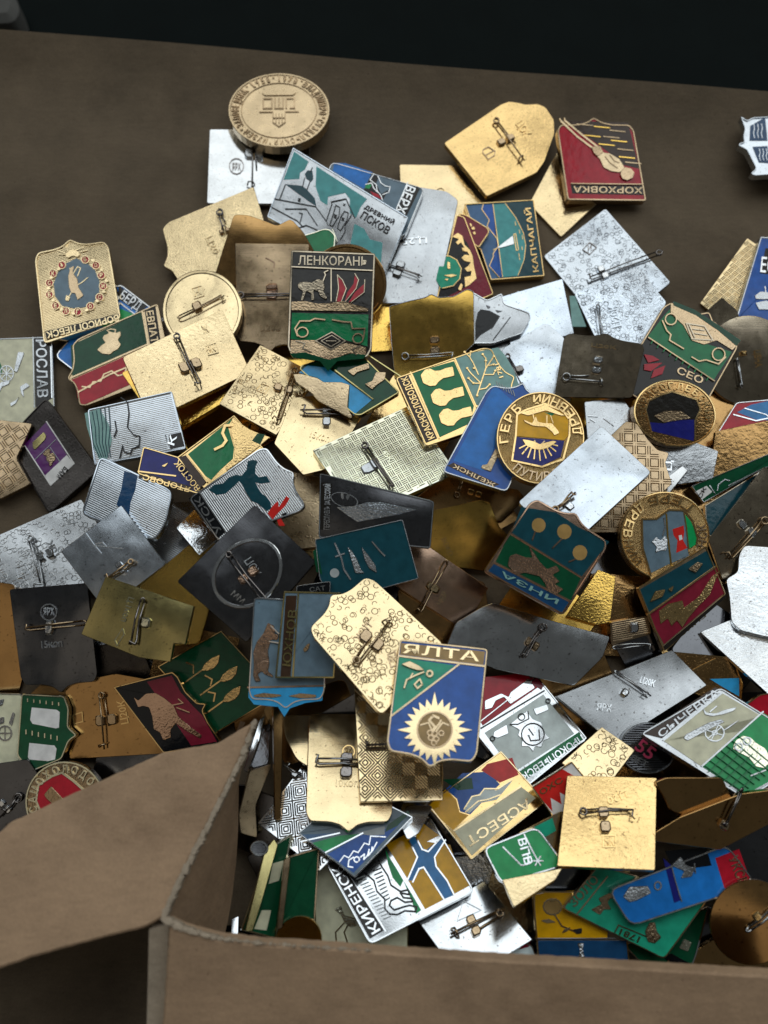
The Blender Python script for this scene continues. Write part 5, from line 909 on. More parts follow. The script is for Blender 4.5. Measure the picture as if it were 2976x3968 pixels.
B('green enamel badge of an owl and a cannon, lettered СЫЧЕВКА', [(1383, 1585), (1555, 1485), (1782, 1625), (1610, 1727)], 'rect', 'dull_silver', 'plain', (.02, .08), thick=2.2, rim=.45, r=1.2, asp='43', edge='dull_silver',
  art=[('f', 'brown', [(975, 1190), (1370, 935), (1395, 950), (1080, 1215)]), ('t', 'СЫЧЕВКА', (1072, 1212), (1393, 968), 38, 'dull_silver'), ('l', .3, [(1085, 1225), (1410, 965)]), ('f', 'cream', [(1090, 1230), (1410, 970), (1720, 1150), (1640, 1090), (1290, 1365)]), ('f', 'bgreen', [(1300, 1370), (1630, 1075), (1900, 1240), (1880, 1330), (1540, 1520), (1500, 1500)]), ('l', .35, [(1295, 1368), (1630, 1070)]),
       ('m', 'dull_silver:relief', [(1195, 1215), (1205, 1195), (1330, 1130), (1400, 1110), (1420, 1125), (1340, 1165), (1215, 1230)]), ('l', .3, arcs(1365, 1185, 52, 46)), ('l', .2, arcs(1365, 1185, 14, 12)), ('l', .22, [(1318, 1170), (1412, 1200)]), ('l', .22, [(1345, 1228), (1385, 1142)]), ('l', .22, [(1330, 1215), (1400, 1155)]), ('m', None, [(1400, 1180), (1470, 1130), (1500, 1115), (1440, 1160)]),
       ('m', 'dull_silver:relief', [(1300, 1050), (1320, 1075), (1370, 1080), (1420, 1060), (1485, 1045), (1470, 1065), (1410, 1085), (1350, 1095), (1310, 1085)]), ('l', .3, [(1340, 1070), (1375, 1040)]),
       ('m', 'green_gold:relief', [(1460, 1270), (1480, 1225), (1520, 1200), (1560, 1210), (1590, 1240), (1640, 1270), (1680, 1340), (1640, 1380), (1590, 1370), (1550, 1320), (1490, 1290)]), ('l', .35, arcs(1495, 1262, 20)), ('l', .35, arcs(1540, 1232, 20)), ('l', .25, [(1560, 1420), (1640, 1390)])] +
      [('l', .16, [(1310 + 30 * k, 1365 - 27 * k), (1520 + 30 * k, 1510 - 22 * k)], '@green') for k in range(0, 7)] + [('l', .16, [(1330 + 40 * k, 1400 + 26 * k), (1480 + 45 * k, 1250 + 26 * k)], '@green') for k in range(0, 5)])
B('brown gold shield badge underside below the owl badge', [(1415, 1690), (1440, 1680), (1560, 1680), (1580, 1720), (1545, 1732), (1475, 1760), (1450, 1752), (1440, 1730)], 'poly', 'brown', 'plain', (.02, -.25), r=.8)
B('dark gold mirror badge back with a cream lug and wire', [(1409, 1802), (1470, 1765), (1600, 1715), (1720, 1700), (1720, 1750), (1555, 1836), (1413, 1818)], 'poly', 'brown', 'plain', (.02, -.28), thick=1.8, r=.3, pin=((1600, 1700), (1560, 1780), (1556, 1778), 'tan'))
B('red and white badge with a row of teeth, lettered ОХС', [(1149, 1700), (1235, 1645), (1285, 1705), (1197, 1769)], 'rect', 'gold', 'plain', (0, -.05), rim=.35, thick=1.5, r=.3, asp='52', field='paper',
  art=[('f', 'bred', [(375, 215), (530, 110), (680, 200), (660, 210), (640, 190), (625, 215), (600, 195), (610, 245), (560, 215), (575, 270), (520, 240), (530, 305), (470, 270), (480, 345), (440, 300)]), ('t', 'ОХС', (420, 255), (540, 180), 32, 'gold')])
B('silver and blue badge of a hammer, dated 1917, lettered ПРОКОПЬЕВСК', [(1126, 1710), (1018, 1572), (1160, 1460), (1268, 1595)], 'rect', 'silver', 'plain', (0, .13), rim=.45, thick=2.0, r=.4, asp='43', edge='silver',
  art=[('f', 'red', [(105, 880), (330, 860), (410, 930), (100, 1145), (60, 1080)]), ('f', 'maroon', [(330, 890), (400, 880), (430, 930), (420, 950)]), ('m', 'silver:plain', [(110, 1010), (200, 970), (240, 990), (250, 965), (350, 890), (385, 940), (250, 1030), (215, 990), (170, 1010), (150, 1050), (110, 1060)]), ('t', '1917', (350, 925), (250, 985), 40, '@red'),
       ('l', .35, [(90, 1160), (435, 955)], '@black'), ('f', 'white', [(110, 1185), (430, 975), (600, 1190), (270, 1400)]), ('f', 'green', [(275, 1412), (625, 1180), (655, 1215), (320, 1450)]), ('t', 'ПРОКОПЬЕВСК', (635, 1195), (305, 1415), 40, 'silver'),
       ('m', 'silver:plain', [(160, 1180), (230, 1140), (240, 1190), (180, 1215), (155, 1205)]), ('m', 'silver:plain', [(375, 1055), (450, 1030), (460, 1060), (390, 1090)]), ('m', 'silver:plain', [(245, 1140), (340, 1065), (370, 1110), (420, 1130), (430, 1180), (465, 1215), (430, 1230), (420, 1265), (385, 1260), (375, 1290), (350, 1260), (310, 1260), (315, 1220), (290, 1200), (300, 1170)]),
       ('l', .3, arcs(372, 1195, 62, 60, 20), '@black'), ('l', .28, [(350, 1200), (360, 1230), (410, 1225), (405, 1170)], '@black'), ('l', .25, [(350, 1165), (375, 1200)], '@black'), ('l', .25, [(248, 1140), (290, 1140), (350, 1110), (345, 1070)], '@black'), ('l', .22, arcs(310, 1100, 18), '@black'), ('l', .22, arcs(152, 1218, 12), '@black'), ('l', .22, arcs(455, 1012, 12), '@black')])
B('yellow and blue badge with a ribbon, lettered АСБЕСТ on cream', [(1018, 1858), (922, 1737), (1082, 1622), (1180, 1732)], 'rect', 'gold', 'plain', (0, .13), rim=.4, thick=1.8, r=.4, asp='51', edge='pale',
  art=[('f', 'yellow', [(1255, 380), (1370, 265), (1440, 330), (1460, 410), (1520, 430), (1420, 525)]), ('f', 'royal', [(1375, 260), (1480, 160), (1640, 150), (1720, 230), (1530, 425), (1465, 405), (1445, 325)]), ('f', 'dgreen', [(1350, 200), (1540, 190), (1550, 260), (1450, 270)]), ('f', 'bred', [(1640, 100), (1800, 60), (1840, 170), (1720, 220), (1600, 140)]),
       ('f', 'white', [(1490, 390), (1540, 310), (1580, 300), (1620, 260), (1700, 270), (1760, 230), (1800, 210), (1700, 330), (1600, 350), (1520, 420)]), ('l', .3, [(1490, 390), (1540, 310), (1590, 300), (1620, 260), (1710, 260), (1800, 200)]), ('l', .3, [(1500, 410), (1580, 340), (1640, 330), (1720, 300)]),
       ('f', 'cream', [(1430, 535), (1860, 250), (1950, 320), (1540, 690)]), ('l', .4, [(1425, 530), (1855, 245)]), ('t', 'АСБЕСТ', (1895, 320), (1495, 580), 62, 'pale')])
B('teal and gold badge sliver beside the green one', [(1118, 1800), (1215, 1750), (1222, 1860), (1205, 1870)], 'poly', 'pale', 'plain', (0, .02), rim=.3, asp='52', art=[('f', 'jade', [(380, 430), (480, 380), (500, 450), (430, 490)])])
B('green enamel badge with a shooting star, lettered ВПВ', [(1042, 1832), (1160, 1785), (1222, 1870), (1083, 1912)], 'rect', 'silver', 'plain', (0, .16), rim=.5, thick=1.8, r=2.0, asp='52', field='bgreen', edge='silver',
  art=[('l', .3, [(325, 470), (370, 560), (400, 615)]), ('l', .3, [(210, 540), (310, 640), (355, 630), (345, 580)]), ('t', 'ВПВ', (290, 500), (330, 640), 45, 'silver')] + [('l', .25, [(400 - 28 * math.cos(a), 615 - 28 * math.sin(a)), (400 + 28 * math.cos(a), 615 + 28 * math.sin(a))]) for a in (0, 1.05, 2.1)])
B('silver crinkled badge back corner below the green star badge', [(1085, 1900), (1215, 1875), (1200, 1900), (1110, 1960)], 'poly', 'pale', 'dent', 'b', r=.3)
B('gold badge corner with an engraved chevron', [(1240, 1850), (1372, 1866), (1336, 1930), (1330, 1930)], 'poly', 'gold', 'plain', (0, .03), thick=1.6, r=.3, asp='52', art=[('l', .3, [(690, 670), (840, 760), (900, 690)], 'bronze'), ('l', .3, [(760, 690), (850, 700), (820, 740), (780, 690)], 'bronze')])
B('hammered gold square badge back with horizontal pin, stamped 20', [(1225, 1675), (1419, 1680), (1415, 1880), (1203, 1871)], 'rect', 'gold', 'dent', 'b', thick=1.6, r=.4, pin=((1252, 1756), (1366, 1756), (1305, 1772), 'bronze'), asp='52',
  art=[('t', 'Ц20', (878, 232), (775, 275), 40, 'gold'), ('l', .25, [(757, 478), (825, 478), (825, 540), (757, 540), (757, 478)]), ('t', 'ЯК', (765, 532), (818, 532), 48)])
B('silver rimmed badge of grey and maroon enamel by the front flap', [(1003, 2120), (1070, 2050), (1085, 2038), (1130, 2034), (1150, 2040), (1175, 2110), (1180, 2160), (1010, 2160)], 'poly', 'silver', 'plain', (0, .05), rim=.5, asp='52', field='white', art=[('f', 'maroon', [(110, 1075), (250, 1090), (365, 1050), (350, 1085), (200, 1125), (90, 1140)])])
B('silver square badge back with a triangle stamp and brown-backed pin', [(902, 1988), (1045, 1903), (1150, 2030), (1000, 2122)], 'rect', 'silver', 'plain', 'b', thick=1.6, r=.4, pin=((1085, 1972), (978, 2022), (1022, 2000), 'bronze'), asp='51', art=[('l', .2, [(1445, 1110), (1485, 980), (1600, 1040), (1445, 1110)], 'dull_silver')])
B('badge of a pomegranate on yellow over a white fish on navy', [(1150, 1925), (1345, 1925), (1365, 2130), (1166, 2130)], 'rect', 'silver', 'plain', (0, .04), rim=.45, thick=1.8, r=2.0, asp='52', edge='gold',
  art=[('f', 'yellow', [(385, 800), (470, 785), (620, 775), (800, 790), (780, 1035), (390, 1035)]), ('f', 'dblue', [(395, 1050), (890, 1050), (900, 1300), (430, 1300)]), ('l', .35, [(390, 1042), (890, 1042)], 'silver'), ('f', 'tanfill', arcs(480, 865, 48, 42)[:-1]), ('l', .3, arcs(480, 865, 50, 44), 'pale'), ('m', 'gold:plain', [(455, 822), (470, 840), (500, 835), (505, 815), (480, 825)]), ('l', .35, [(490, 905), (530, 970), (600, 1000)], 'pale'), ('m', 'pale:plain', [(415, 940), (460, 930), (500, 950), (450, 955)]), ('m', 'pale:plain', [(530, 1010), (545, 985), (580, 975), (560, 1000)]), ('m', 'dark:plain', [(590, 990), (640, 980), (640, 1010), (610, 1015)]),
       ('m', 'silver:relief', [(615, 1065), (650, 1060), (645, 1100), (665, 1180), (660, 1250), (625, 1250), (620, 1170), (630, 1100)])])
B('dark green badge lettered ЕД under the jade badge', [(1345, 2040), (1532, 1955), (1505, 2060), (1480, 2130), (1400, 2100)], 'poly', 'silver', 'plain', (0, .0), rim=.5, asp='52', field='dgreen', thick=1.6, art=[('m', 'green_gold:relief', [(1170, 1090), (1200, 1040), (1240, 1060), (1220, 1110)]), ('f', 'black', [(1080, 1140), (1130, 1120), (1240, 1180), (1210, 1230)]), ('t', 'ЕД', (1210, 1215), (1105, 1165), 44, 'pale')])
B('jade green badge of a pear, lettered ЗОЛ and dated 1781', [(1213, 1962), (1292, 1868), (1535, 1935), (1435, 2073)], 'rect', 'olive', 'plain', (0, .02), rim=.4, thick=1.8, r=1.2, asp='52', field='jade', edge='bronze',
  art=[('t', 'ЗОЛО', (600, 870), (735, 720), 50, 'bronze'), ('l', .3, [(610, 910), (780, 700)]), ('m', 'bronze:relief', [(690, 880), (750, 850), (730, 820), (790, 790), (810, 800), (780, 840), (800, 880), (760, 880), (740, 910)]), ('m', 'bronze:relief', [(985, 1000), (1010, 950), (1040, 950), (1050, 1000), (1075, 1030), (1040, 1065), (1000, 1055)]), ('t', '1781', (960, 1030), (855, 985), 34, 'bronze'), ('l', .25, [(820, 1005), (840, 965), (1000, 1030)])])
B('bright blue rounded badge of a ship and a jug with a red end', [(1312, 1922), (1570, 1823), (1635, 1912), (1362, 2002)], 'rect', 'dull_silver', 'plain', (0, .0), rim=.5, thick=2.4, r=2.4, asp='52', field='blue', edge='dull_silver',
  art=[('f', 'black', [(1095, 560), (1320, 540), (1350, 640), (1210, 660), (1130, 640)]), ('f', 'red', [(1370, 600), (1500, 550), (1560, 720), (1420, 765)]), ('f', 'navy', [(1085, 600), (1130, 640), (1180, 830), (1145, 845)]), ('l', .25, [(1130, 640), (1150, 720), (1185, 835)]), ('m', 'dull_silver:relief', [(865, 810), (900, 755), (1000, 750), (1020, 790), (940, 830), (900, 840)]), ('m', 'dull_silver:relief', [(1130, 640), (1180, 590), (1210, 640), (1260, 650), (1240, 700), (1180, 710), (1200, 670)]), ('l', .3, arcs(1055, 750, 18, 22)), ('l', .3, [(1255, 630), (1260, 680)]), ('t', 'УКСВ', (1440, 600), (1500, 750), 55, 'bred' if False else 'bronze')])
B('dark brown disc badge by the front flap with a glinting lug', [(1533, 1900), (1715, 1900), (1715, 2085), (1533, 2085)], 'round', 'brown', 'plain', 'd', pin=((1610, 2010), (1670, 1960), (1640, 1985), 'gold'))
# ================= bottom centre
B('cream enamel badge with a small running fox', [(680, 1840), (885, 1850), (882, 2066), (680, 2050)], 'rect', 'silver', 'plain', (0, .02), rim=.4, thick=1.6, r=.3, asp='51', field='cream', edge='green_gold', art=[('m', 'green_gold:relief', [(655, 1035), (700, 1010), (720, 1070), (790, 1090), (800, 1140), (760, 1150), (720, 1120), (700, 1070)]), ('l', .35, [(720, 1120), (665, 1180), (670, 1240)]), ('l', .35, [(740, 1140), (720, 1180), (745, 1260)])])
B('curved cream mirror badge behind the bear badge', [(612, 1545), (680, 1545), (672, 1660), (640, 1640), (616, 1590)], 'poly', 'pale', 'plain', 'b', r=1.5)
B('silver herringbone badge back under the plain gold one', [(557, 1778), (652, 1655), (790, 1780), (690, 1882)], 'rect', 'silver', 'diamond', (0, .22), thick=1.4, r=.3, pin=((655, 1680), (620, 1658), (640, 1670), 'dull_silver'), asp='51', art=[('l', .3, arcs(458, 460, 28, 34), 'steel')])
B('silver badge of a leopard and a blue river on yellow, lettered КИРЕНСК', [(799, 2042), (702, 1862), (926, 1758), (1026, 1926)], 'rect', 'silver', 'plain', (0, .24), rim=.5, thick=1.8, r=1.6, asp='51', edge='silver',
  art=[('f', 'yellow', [(990, 620), (1100, 560), (1210, 470), (1330, 560), (1250, 600), (1400, 620), (1440, 740), (1530, 880), (1430, 935), (1240, 1035), (1120, 830)]), ('f', 'mblue', [(1110, 560), (1180, 570), (1240, 660), (1340, 580), (1360, 600), (1300, 700), (1310, 760), (1380, 860), (1420, 945), (1360, 970), (1290, 860), (1230, 770), (1200, 790), (1170, 850), (1130, 850), (1160, 770), (1190, 700), (1160, 640)]),
       ('l', .35, [(1110, 560), (1160, 640), (1190, 700), (1160, 770), (1125, 850)]), ('l', .35, [(1160, 860), (1200, 775), (1230, 765), (1290, 860), (1360, 970)]), ('l', .35, [(1180, 570), (1220, 650), (1260, 665), (1340, 575)]), ('l', .35, [(1370, 590), (1300, 700), (1310, 760), (1380, 850), (1425, 940)]),
       ('f', 'dark', [(615, 740), (690, 720), (975, 1170), (885, 1225)]), ('t', 'КИРЕНСК', (952, 1168), (688, 745), 62, 'silver'), ('l', .35, [(700, 720), (985, 1175)]),
       ('f', 'bgreen', [(985, 650), (1010, 700), (1060, 780), (1100, 850), (1080, 890), (1030, 830), (1000, 740)]), ('f', 'bgreen', [(1100, 850), (1150, 930), (1215, 1040), (1180, 1065), (1160, 1000)]),
       ('l', .4, [(850, 800), (910, 850), (930, 920), (980, 970), (980, 1030), (1010, 1065), (1060, 1070), (1110, 1045), (1180, 1050), (1185, 1020), (1140, 1010), (1100, 1020), (1040, 1040), (1010, 1010), (1020, 980), (1060, 960), (1110, 990), (1160, 985), (1150, 965), (1100, 960), (1080, 930), (1140, 940), (1130, 910), (1080, 920), (1020, 880), (1000, 820), (960, 760), (940, 720)], '@black')] +
      [('l', .25, [(905 + 9 * k, 790 + 24 * k), (955 + 7 * k, 770 + 24 * k)], '@black') for k in range(9)] + [('l', .2, [(800 + 13 * k, 840 + 20 * k), (850 + 13 * k, 820 + 20 * k)], '@grey') for k in range(14)])
B('small blue enamel badge edge left of the herringbone plate', [(770, 1500), (790, 1480), (830, 1500), (815, 1660), (775, 1655)], 'poly', 'steel', 'plain', (0, 0), field='royal', rim=.2)
B('polished silver badge corner between two badges', [(860, 1770), (880, 1740), (935, 1740), (905, 1800), (880, 1815)], 'poly', 'silver', 'plain', 'b')
B('green and blue pennant badge with script lettering Сочи', [(643, 1800), (765, 1700), (893, 1765), (766, 1896)], 'rect', 'silver', 'plain', (0, .16), rim=.4, thick=1.6, r=.3, asp='51', edge='silver', field='gblue',
  art=[('f', 'steelblue', [(450, 555), (660, 545), (520, 600), (490, 590)]), ('f', 'bgreen', [(510, 610), (690, 560), (830, 550), (600, 665)]), ('f', 'royal', [(615, 680), (820, 560), (1060, 500), (1120, 440), (780, 800)]), ('f', 'dgreen', [(980, 540), (1000, 490), (1130, 400), (1140, 420), (1060, 500)]), ('f', 'grey', [(800, 545), (980, 500), (980, 555), (880, 560)]), ('l', .3, [(440, 600), (690, 545)]), ('l', .3, [(600, 670), (840, 545)]), ('l', .25, [(690, 730), (720, 690), (750, 705), (780, 660), (810, 670), (850, 610), (880, 620), (890, 565), (985, 570)]),
       ('l', .28, [(780, 700), (750, 720), (745, 760), (775, 765)]), ('l', .28, arcs(800, 715, 17)), ('l', .28, [(825, 700), (850, 680), (845, 715), (870, 690), (880, 650), (875, 690), (895, 665), (900, 635), (900, 660), (930, 605)])])
B('plain pale gold shield badge back stamped 10коп with a black pin', [(668, 1543), (850, 1541), (847, 1786), (660, 1784)], 'shield', 'pale', 'plain', 'b', thick=1.5, r=.8, pin=((800, 1652), (682, 1648), (748, 1655), 'steel'), asp='42',
  art=[('t', '10коп', (665, 1572), (810, 1572), 45, 'pale'), ('l', .25, arcs(748, 1348, 38), 'gold'), ('t', 'ЯК', (725, 1362), (770, 1362), 36, 'gold')])
B('silver concentric-diamond plate badge back under the blue sun badge', [(765, 1485), (957, 1485), (957, 1729), (778, 1732)], 'rect', 'pale', 'diamond', (0, .15), thick=1.6, r=.3, edge='silver', pin=((960, 1610), (790, 1614), (900, 1612), 'steel'))
B('pale gold ring-stamped shield badge back marked Ц15К under the blue badge', [(824, 1546), (960, 1393), (788, 1234), (656, 1352)], 'shield', 'pale', 'rings', 'b', thick=1.5, r=1.6, pin=((766, 1435), (838, 1340), (803, 1385), 'bronze'), asp='42',
  art=[('t', 'Ц15К', (865, 515), (780, 615), 45, 'bronze'), ('l', .3, [(1000, 725), (1045, 705), (1065, 790), (1020, 805), (1000, 725)], 'bronze'), ('t', 'ЯК', (1008, 780), (1055, 770), 45, 'bronze')])
sun = []
for k in range(48):
    a = 2 * math.pi * k / 48; rr = (245 if k % 12 == 0 else 205) if k % 2 == 0 else 155
    sun.append((1300 + rr * math.sin(a) * .98, 1210 - rr * math.cos(a)))
B('blue and jade enamel badge of a golden sun, lettered ЯЛТА', [(863, 1381), (1054, 1402), (1028, 1660), (831, 1634)], 'shield', 'gold', 'plain', (0.02, 0.10), thick=2.2, rim=.5, r=1.0, asp='42', edge='tan', field='royal',
  art=[('f', 'jade', [(1068, 740), (1430, 795), (1030, 1115)]), ('f', 'tanfill', [(1085, 650), (1625, 705), (1615, 790), (1078, 725)]), ('l', .45, [(1075, 735), (1618, 800)]), ('l', .4, [(1455, 790), (1025, 1118)]), ('t', 'ЯЛТА', (1095, 715), (1585, 770), 62, 'pale'),
       ('m', 'pale:plain', sun), ('f', 'tanfill', arcs(1300, 1210, 112, 115, 28)[:-1]), ('l', .35, arcs(1300, 1210, 112, 115, 28), 'bronze'), ('f', 'tanfill', arcs(1300, 1210, 100, 102, 24)[:-1]),
       ('l', .55, [(1325, 1135), (1290, 1120), (1265, 1150), (1300, 1190), (1290, 1220)], 'tan'), ('l', .4, [(1290, 1220), (1330, 1170), (1340, 1150)], 'tan'), ('l', .35, [(1210, 1180), (1260, 1165), (1285, 1220)], 'tan'), ('l', .35, [(1390, 1180), (1350, 1165), (1310, 1220)], 'tan')] +
      [('l', .28, arcs(x, y, 16), 'bronze') for x, y in ((1270, 1230), (1300, 1235), (1342, 1232), (1275, 1262), (1310, 1270), (1295, 1295))] +
      [('m', 'tan:plain', [(1085, 790), (1140, 770), (1200, 800), (1235, 830), (1190, 830), (1130, 810)]), ('l', .4, arcs(1268, 850, 18), 'tan'), ('l', .35, [(1230, 840), (1180, 860), (1120, 890), (1105, 940)], 'tan'), ('l', .3, [(1160, 850), (1140, 880)], 'tan'), ('l', .35, [(1205, 885), (1170, 920), (1190, 945), (1220, 920), (1205, 885)], 'tan')])
# ================= pieces wedged on edge against the box wall
B('brown gold badge standing on edge by the box wall', [(590, 1520), (612, 1525), (606, 1770), (594, 1772)], 'poly', 'brown', 'plain', (.3, -.1), thick=2, r=.2)
B('bronze badge wedged upright against the box wall', [(516, 1760), (540, 1665), (588, 1650), (572, 1690), (552, 1740), (556, 1810), (520, 1800)], 'poly', 'tan', 'plain', (.35, -.05), thick=2, r=.8)
B('steel ring badge edge wedged below the bronze one', [(535, 1600), (585, 1560), (580, 1650), (545, 1660)], 'poly', 'dark', 'dent', (.3, .05), thick=2)
B('green badge with white panes standing on edge by the box wall', [(520, 2010), (580, 1830), (632, 1800), (612, 1900), (596, 2030)], 'poly', 'green_gold', 'plain', (.28, .05), thick=2.4, rim=.6, r=.5, asp='51', field='dgreen', art=[('f', 'cream', [(235, 870), (260, 740), (330, 720), (300, 850)]), ('f', 'cream', [(140, 1160), (190, 1040), (250, 1040), (220, 1170)])])
B('dark green badge standing on edge beside the cream fox badge', [(622, 1850), (690, 1830), (680, 2000), (600, 2010)], 'poly', 'bronze', 'plain', (.25, .05), thick=2, rim=.5, field='dgreen', r=.5)
B('gold disc badge half hidden by the front flap', [(590, 1990), (690, 1970), (700, 2080), (600, 2090)], 'round', 'yellow', 'dent', (0, -.05))

B('green-gold edge of a badge jammed upright by the torn flap', [(572, 1838), (592, 1812), (600, 1825), (562, 1960), (545, 2012), (530, 2012)], 'poly', 'olive', 'plain', (.25, .10), thick=2.2, r=.2)
B('bronze edge of a badge jammed upright beside the dark green one', [(614, 1856), (628, 1850), (610, 2005), (598, 2010)], 'poly', 'bronze', 'plain', (.2, .08), thick=2.2, r=.2)
B('steel badge edge standing against the wall under the bear badge', [(560, 1556), (572, 1545), (560, 1600), (536, 1668), (526, 1664)], 'poly', 'silver', 'plain', (.05, .16), thick=2, r=.2)
B('silver strip badge squeezed below the flap corner', [(500, 1985), (516, 1978), (514, 2040), (498, 2040)], 'poly', 'silver', 'plain', 'b', thick=2, r=.2)
B('brass wire ring badge loop low in the gap by the wall', [(540, 1815), (580, 1815), (580, 1850), (540, 1850)], 'round', 'dark', 'plain', (.2, .1), rim=.7, edge='silver')
# ------------------------------------------------------------------ front of the box: flaps over the near edge of the heap
def panel(name, poly, n, zpx, z, mat, thick=.003, ragged=0.0, clear=.0005):
    px = nat('D', poly)
    n = np.array(n, float); n /= np.linalg.norm(n)
    p = px_on_plane(nat('D', [zpx]), UPV, z)[0]; d = float(n @ p)
    js, is_, m = cells(px); need = CAM @ n - (DEPTH[js, is_][m]) * (-(GR[js, is_][m] @ n)) + thick + clear
    d = max(d, float(np.percentile(need, 99.8))) if m.any() else d
    # subdivide the outline so that the cut edge can fray a little
    P = []; rg = random.Random(5)
    for a, b in zip(px, px[1:] + px[:1]):
        a, b = np.array(a), np.array(b); k = max(1, int(np.linalg.norm(b - a) / 22))
        for i in range(k): P.append(a + (b - a) * i / k + np.array([rg.uniform(-1, 1), rg.uniform(-1, 1)]) * ragged)
    W = px_on_plane(P, n, d); O = W.mean(0); u = np.array([1.0, 0, 0]); u -= n * (u @ n); u /= np.linalg.norm(u); v = np.cross(n, u)
    L2 = [((w_ - O) @ u, (w_ - O) @ v) for w_ in W]
    MB = ([], []); prism(MB, L2, -thick, 0, .0004, True)
    o = mkobj(name, *MB, mat, box)
    o.matrix_world = Matrix(((u[0], v[0], n[0], O[0]), (u[1], v[1], n[1], O[1]), (u[2], v[2], n[2], O[2]), (0, 0, 0, 1)))
    return n, d
fl_poly = [(-120, 1870), (0, 1797), (22, 1776), (218, 1686), (353, 1625), (470, 1605), (548, 1558), (517, 1639), (455, 1765), (386, 1898), (350, 1982), (312, 2004), (202, 2031), (67, 2068), (0, 2092), (-120, 2135)]
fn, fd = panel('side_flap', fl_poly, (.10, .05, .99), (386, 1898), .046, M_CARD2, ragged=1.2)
# wall that hangs down from the torn edge of the side flap
te = px_on_plane(nat('D', [(548, 1558), (517, 1639), (486, 1702), (455, 1765), (420, 1832), (386, 1898), (366, 1940), (350, 1982)]), fn, fd - .0012)
be = px_on_plane(nat('D', [(553, 1566), (522, 1645), (523, 1720), (522, 1790), (518, 1860), (510, 1930), (500, 1990), (488, 2040)]), UPV, .016)
V, F = [], []; rg = random.Random(2)
for k, off in ((0, np.zeros(3)), (1, np.array([-.003, .0, 0]))):
    for a, b in zip(te, be):
        for t in (0, .25, .5, .75, 1.0): V.append(a * (1 - t) + b * t + off + np.array([.0009 * math.sin(t * 5), 0, 0]))
nc = 5; nr = len(te); h = nc * nr
for j in range(nr - 1):
    for i in range(nc - 1):
        a = j * nc + i; F += [(a, a + 1, a + nc + 1, a + nc), (h + a, h + a + nc, h + a + nc + 1, h + a + 1)]
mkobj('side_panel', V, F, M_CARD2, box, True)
MB = ([], []); rg = random.Random(4)                      # the frayed paper edge between the two
for k in range(170):
    t = k / 169 * (len(te) - 1); i = min(int(t), len(te) - 2); p = te[i] * (1 - t + i) + te[i + 1] * (t - i)
    s = rg.uniform(.0003, .0009); a = rg.uniform(0, 6.28)
    q = [(p[0] + .0004 + s * math.cos(a + j * 1.26) * rg.uniform(.6, 1.3), p[1] + s * 1.4 * math.sin(a + j * 1.26) * rg.uniform(.6, 1.3)) for j in range(5)]
    prism(MB, q, p[2] - .001, p[2] + .0010 + rg.uniform(-.0004, .0002), .0001)
mkobj('torn_edge', *MB, M_EDGE, box)
front = [(366, 1994), (392, 2008), (420, 2017), (470, 2030), (557, 2040), (800, 2056), (1059, 2074), (1359, 2091), (1720, 2113), (1760, 2420), (330, 2420), (352, 2200)]
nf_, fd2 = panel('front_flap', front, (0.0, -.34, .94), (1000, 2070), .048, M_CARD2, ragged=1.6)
MB = ([], []); rg = random.Random(9)                      # torn paper along the rim of the front flap
fe = px_on_plane(nat('D', [(360, 1990), (392, 2008), (420, 2017), (470, 2030), (557, 2040), (700, 2050), (800, 2056)]), nf_, fd2)
for k in range(120):
    t = (k / 119) ** 1.6 * (len(fe) - 1); i = min(int(t), len(fe) - 2); p = fe[i] * (1 - t + i) + fe[i + 1] * (t - i)
    sz = rg.uniform(.0003, .0010) * (1.2 - .7 * k / 119); an = rg.uniform(0, 6.28)
    q = [(p[0] + sz * 1.3 * math.cos(an + j * 1.26) * rg.uniform(.6, 1.3), p[1] + .0002 + sz * .7 * math.sin(an + j * 1.26)) for j in range(5)]
    prism(MB, q, p[2] - .002, p[2] + rg.uniform(-.0003, .0005), .0001)
mkobj('torn_edge', *MB, M_EDGE, box)
px_e = px_on_plane(nat('D', [(322, 2008), (364, 1998), (352, 2420), (312, 2420)]), nf_, fd2 - .004)
V = [tuple(p) for p in px_e] + [tuple(p - nf_ * .02) for p in px_e]
mkobj('flap_edge', V, [(0, 1, 2, 3), (0, 4, 5, 1), (1, 5, 6, 2), (2, 6, 7, 3), (3, 7, 4, 0), (7, 6, 5, 4)], M_EDGE, box)
low = px_on_plane(nat('D', [(-400, 1965), (345, 1965)]), UPV, .0)
V = [tuple(low[0]), tuple(low[1]), tuple(low[1] + UPV * .03), tuple(low[0] + UPV * .03)]
V2 = [tuple(q) for q in px_on_plane(nat('D', [(-400, 1965), (345, 1965), (345, 2500), (-400, 2500)]), UPV, -.02)]
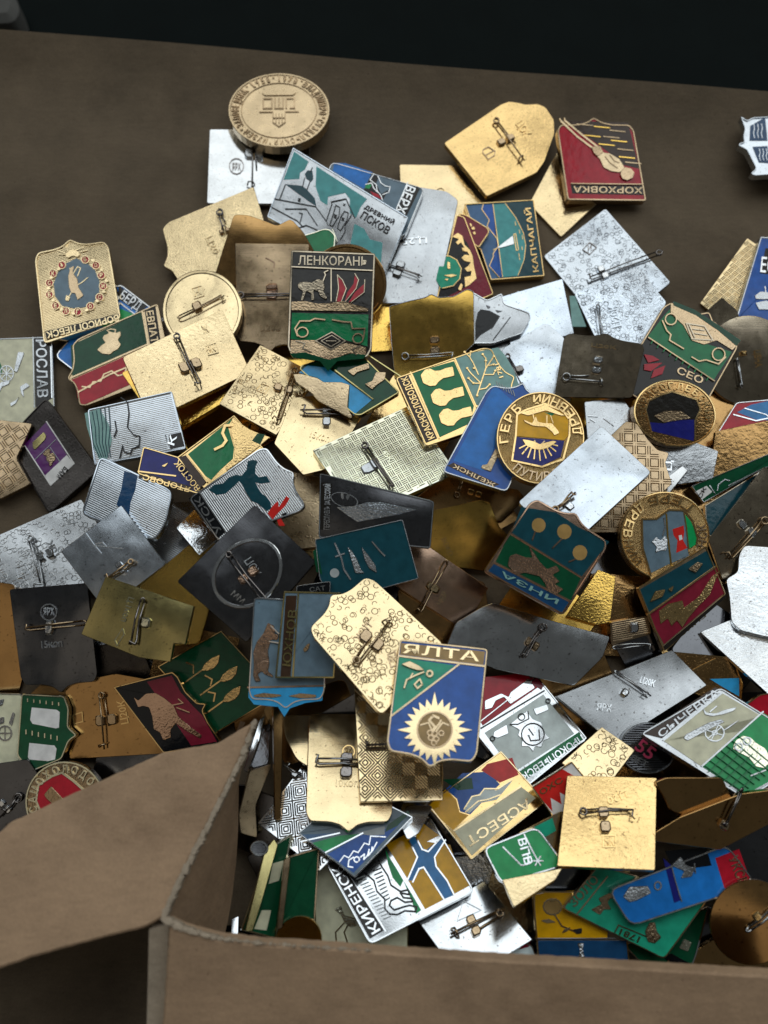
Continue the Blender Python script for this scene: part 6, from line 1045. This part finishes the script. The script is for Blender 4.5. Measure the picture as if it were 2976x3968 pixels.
mkobj('lower_panel', V2 + [(x, y, z - .003) for x, y, z in V2], [(0, 3, 2, 1), (4, 5, 6, 7), (0, 1, 5, 4), (1, 2, 6, 5), (2, 3, 7, 6), (3, 0, 4, 7)], M_CARD_SHADED, box)
mkobj('outer_wall', V + [(x, y + .003, z) for x, y, z in V], [(0, 1, 2, 3), (4, 7, 6, 5), (0, 4, 5, 1), (1, 5, 6, 2), (2, 6, 7, 3), (3, 7, 4, 0)], M_CARD_SHADED, box)
# dim things on the table beyond the box
p = px_on_plane(nat('D', [(-10, 0)]), UPV, -.06)[0]
def slab(name, px, z, th, mat, label, cat):
    P = px_on_plane(nat('D', px), UPV, z); O = P.mean(0)
    MB = ([], []); prism(MB, roundpoly(ccw([(q[0] - O[0], q[1] - O[1]) for q in P]), .012, 5), -th, 0, min(.003, th / 3), True)
    o = mkobj(name, *MB, mat); o.location = O; tag(o, label, cat)
slab('cloth_pad', [(-120, -60), (20, -40), (38, 10), (25, 36), (-120, 45)], -.045, .014, plain('grey_pad', (.10, .10, .095), .8), 'dim grey rounded pad on the dark table past the box corner', 'pad')
# buried pieces are named after their look and what lies nearest above them
LOOK = {'brown': 'dark brown', 'yellow': 'yellow gold', 'gold': 'gold', 'dull_silver': 'dull silver', 'dark': 'dark slate', 'silver': 'bright silver', 'pale': 'pale gold'}
SURF = {'plain': 'smooth', 'dent': 'dented', 'relief': 'rough', 'ribs': 'ribbed', 'grain': 'grainy'}
def short(l):
    for s in (',', ' with ', ' under ', ' beside ', ' beneath ', ' behind ', ' lettered ', ' at the ', ' by the ', ' over ', ' below '):
        l = l.split(s)[0]
    return ' '.join(l.split()[:8])
NF = len(FILL)
for k in range(NF):
    root, lab, c, ol, n, d = BAD[k]
    js, is_, m = cells(ol); ss = plane_s(n, d, GR[js, is_]); vis = (np.abs(DEPTH[js, is_] - ss) < .0006) & m
    best = min(BAD[NF:], key=lambda b: float(np.hypot(*(b[2] - c))))
    mt, tx = FILL[k][2:]
    root['label'] = '%s %s badge back buried beneath the %s' % (LOOK[mt], SURF[tx], short(best[1]))
import os
if os.environ.get('HEAPLOG'):
    for l in LOG: print(l)
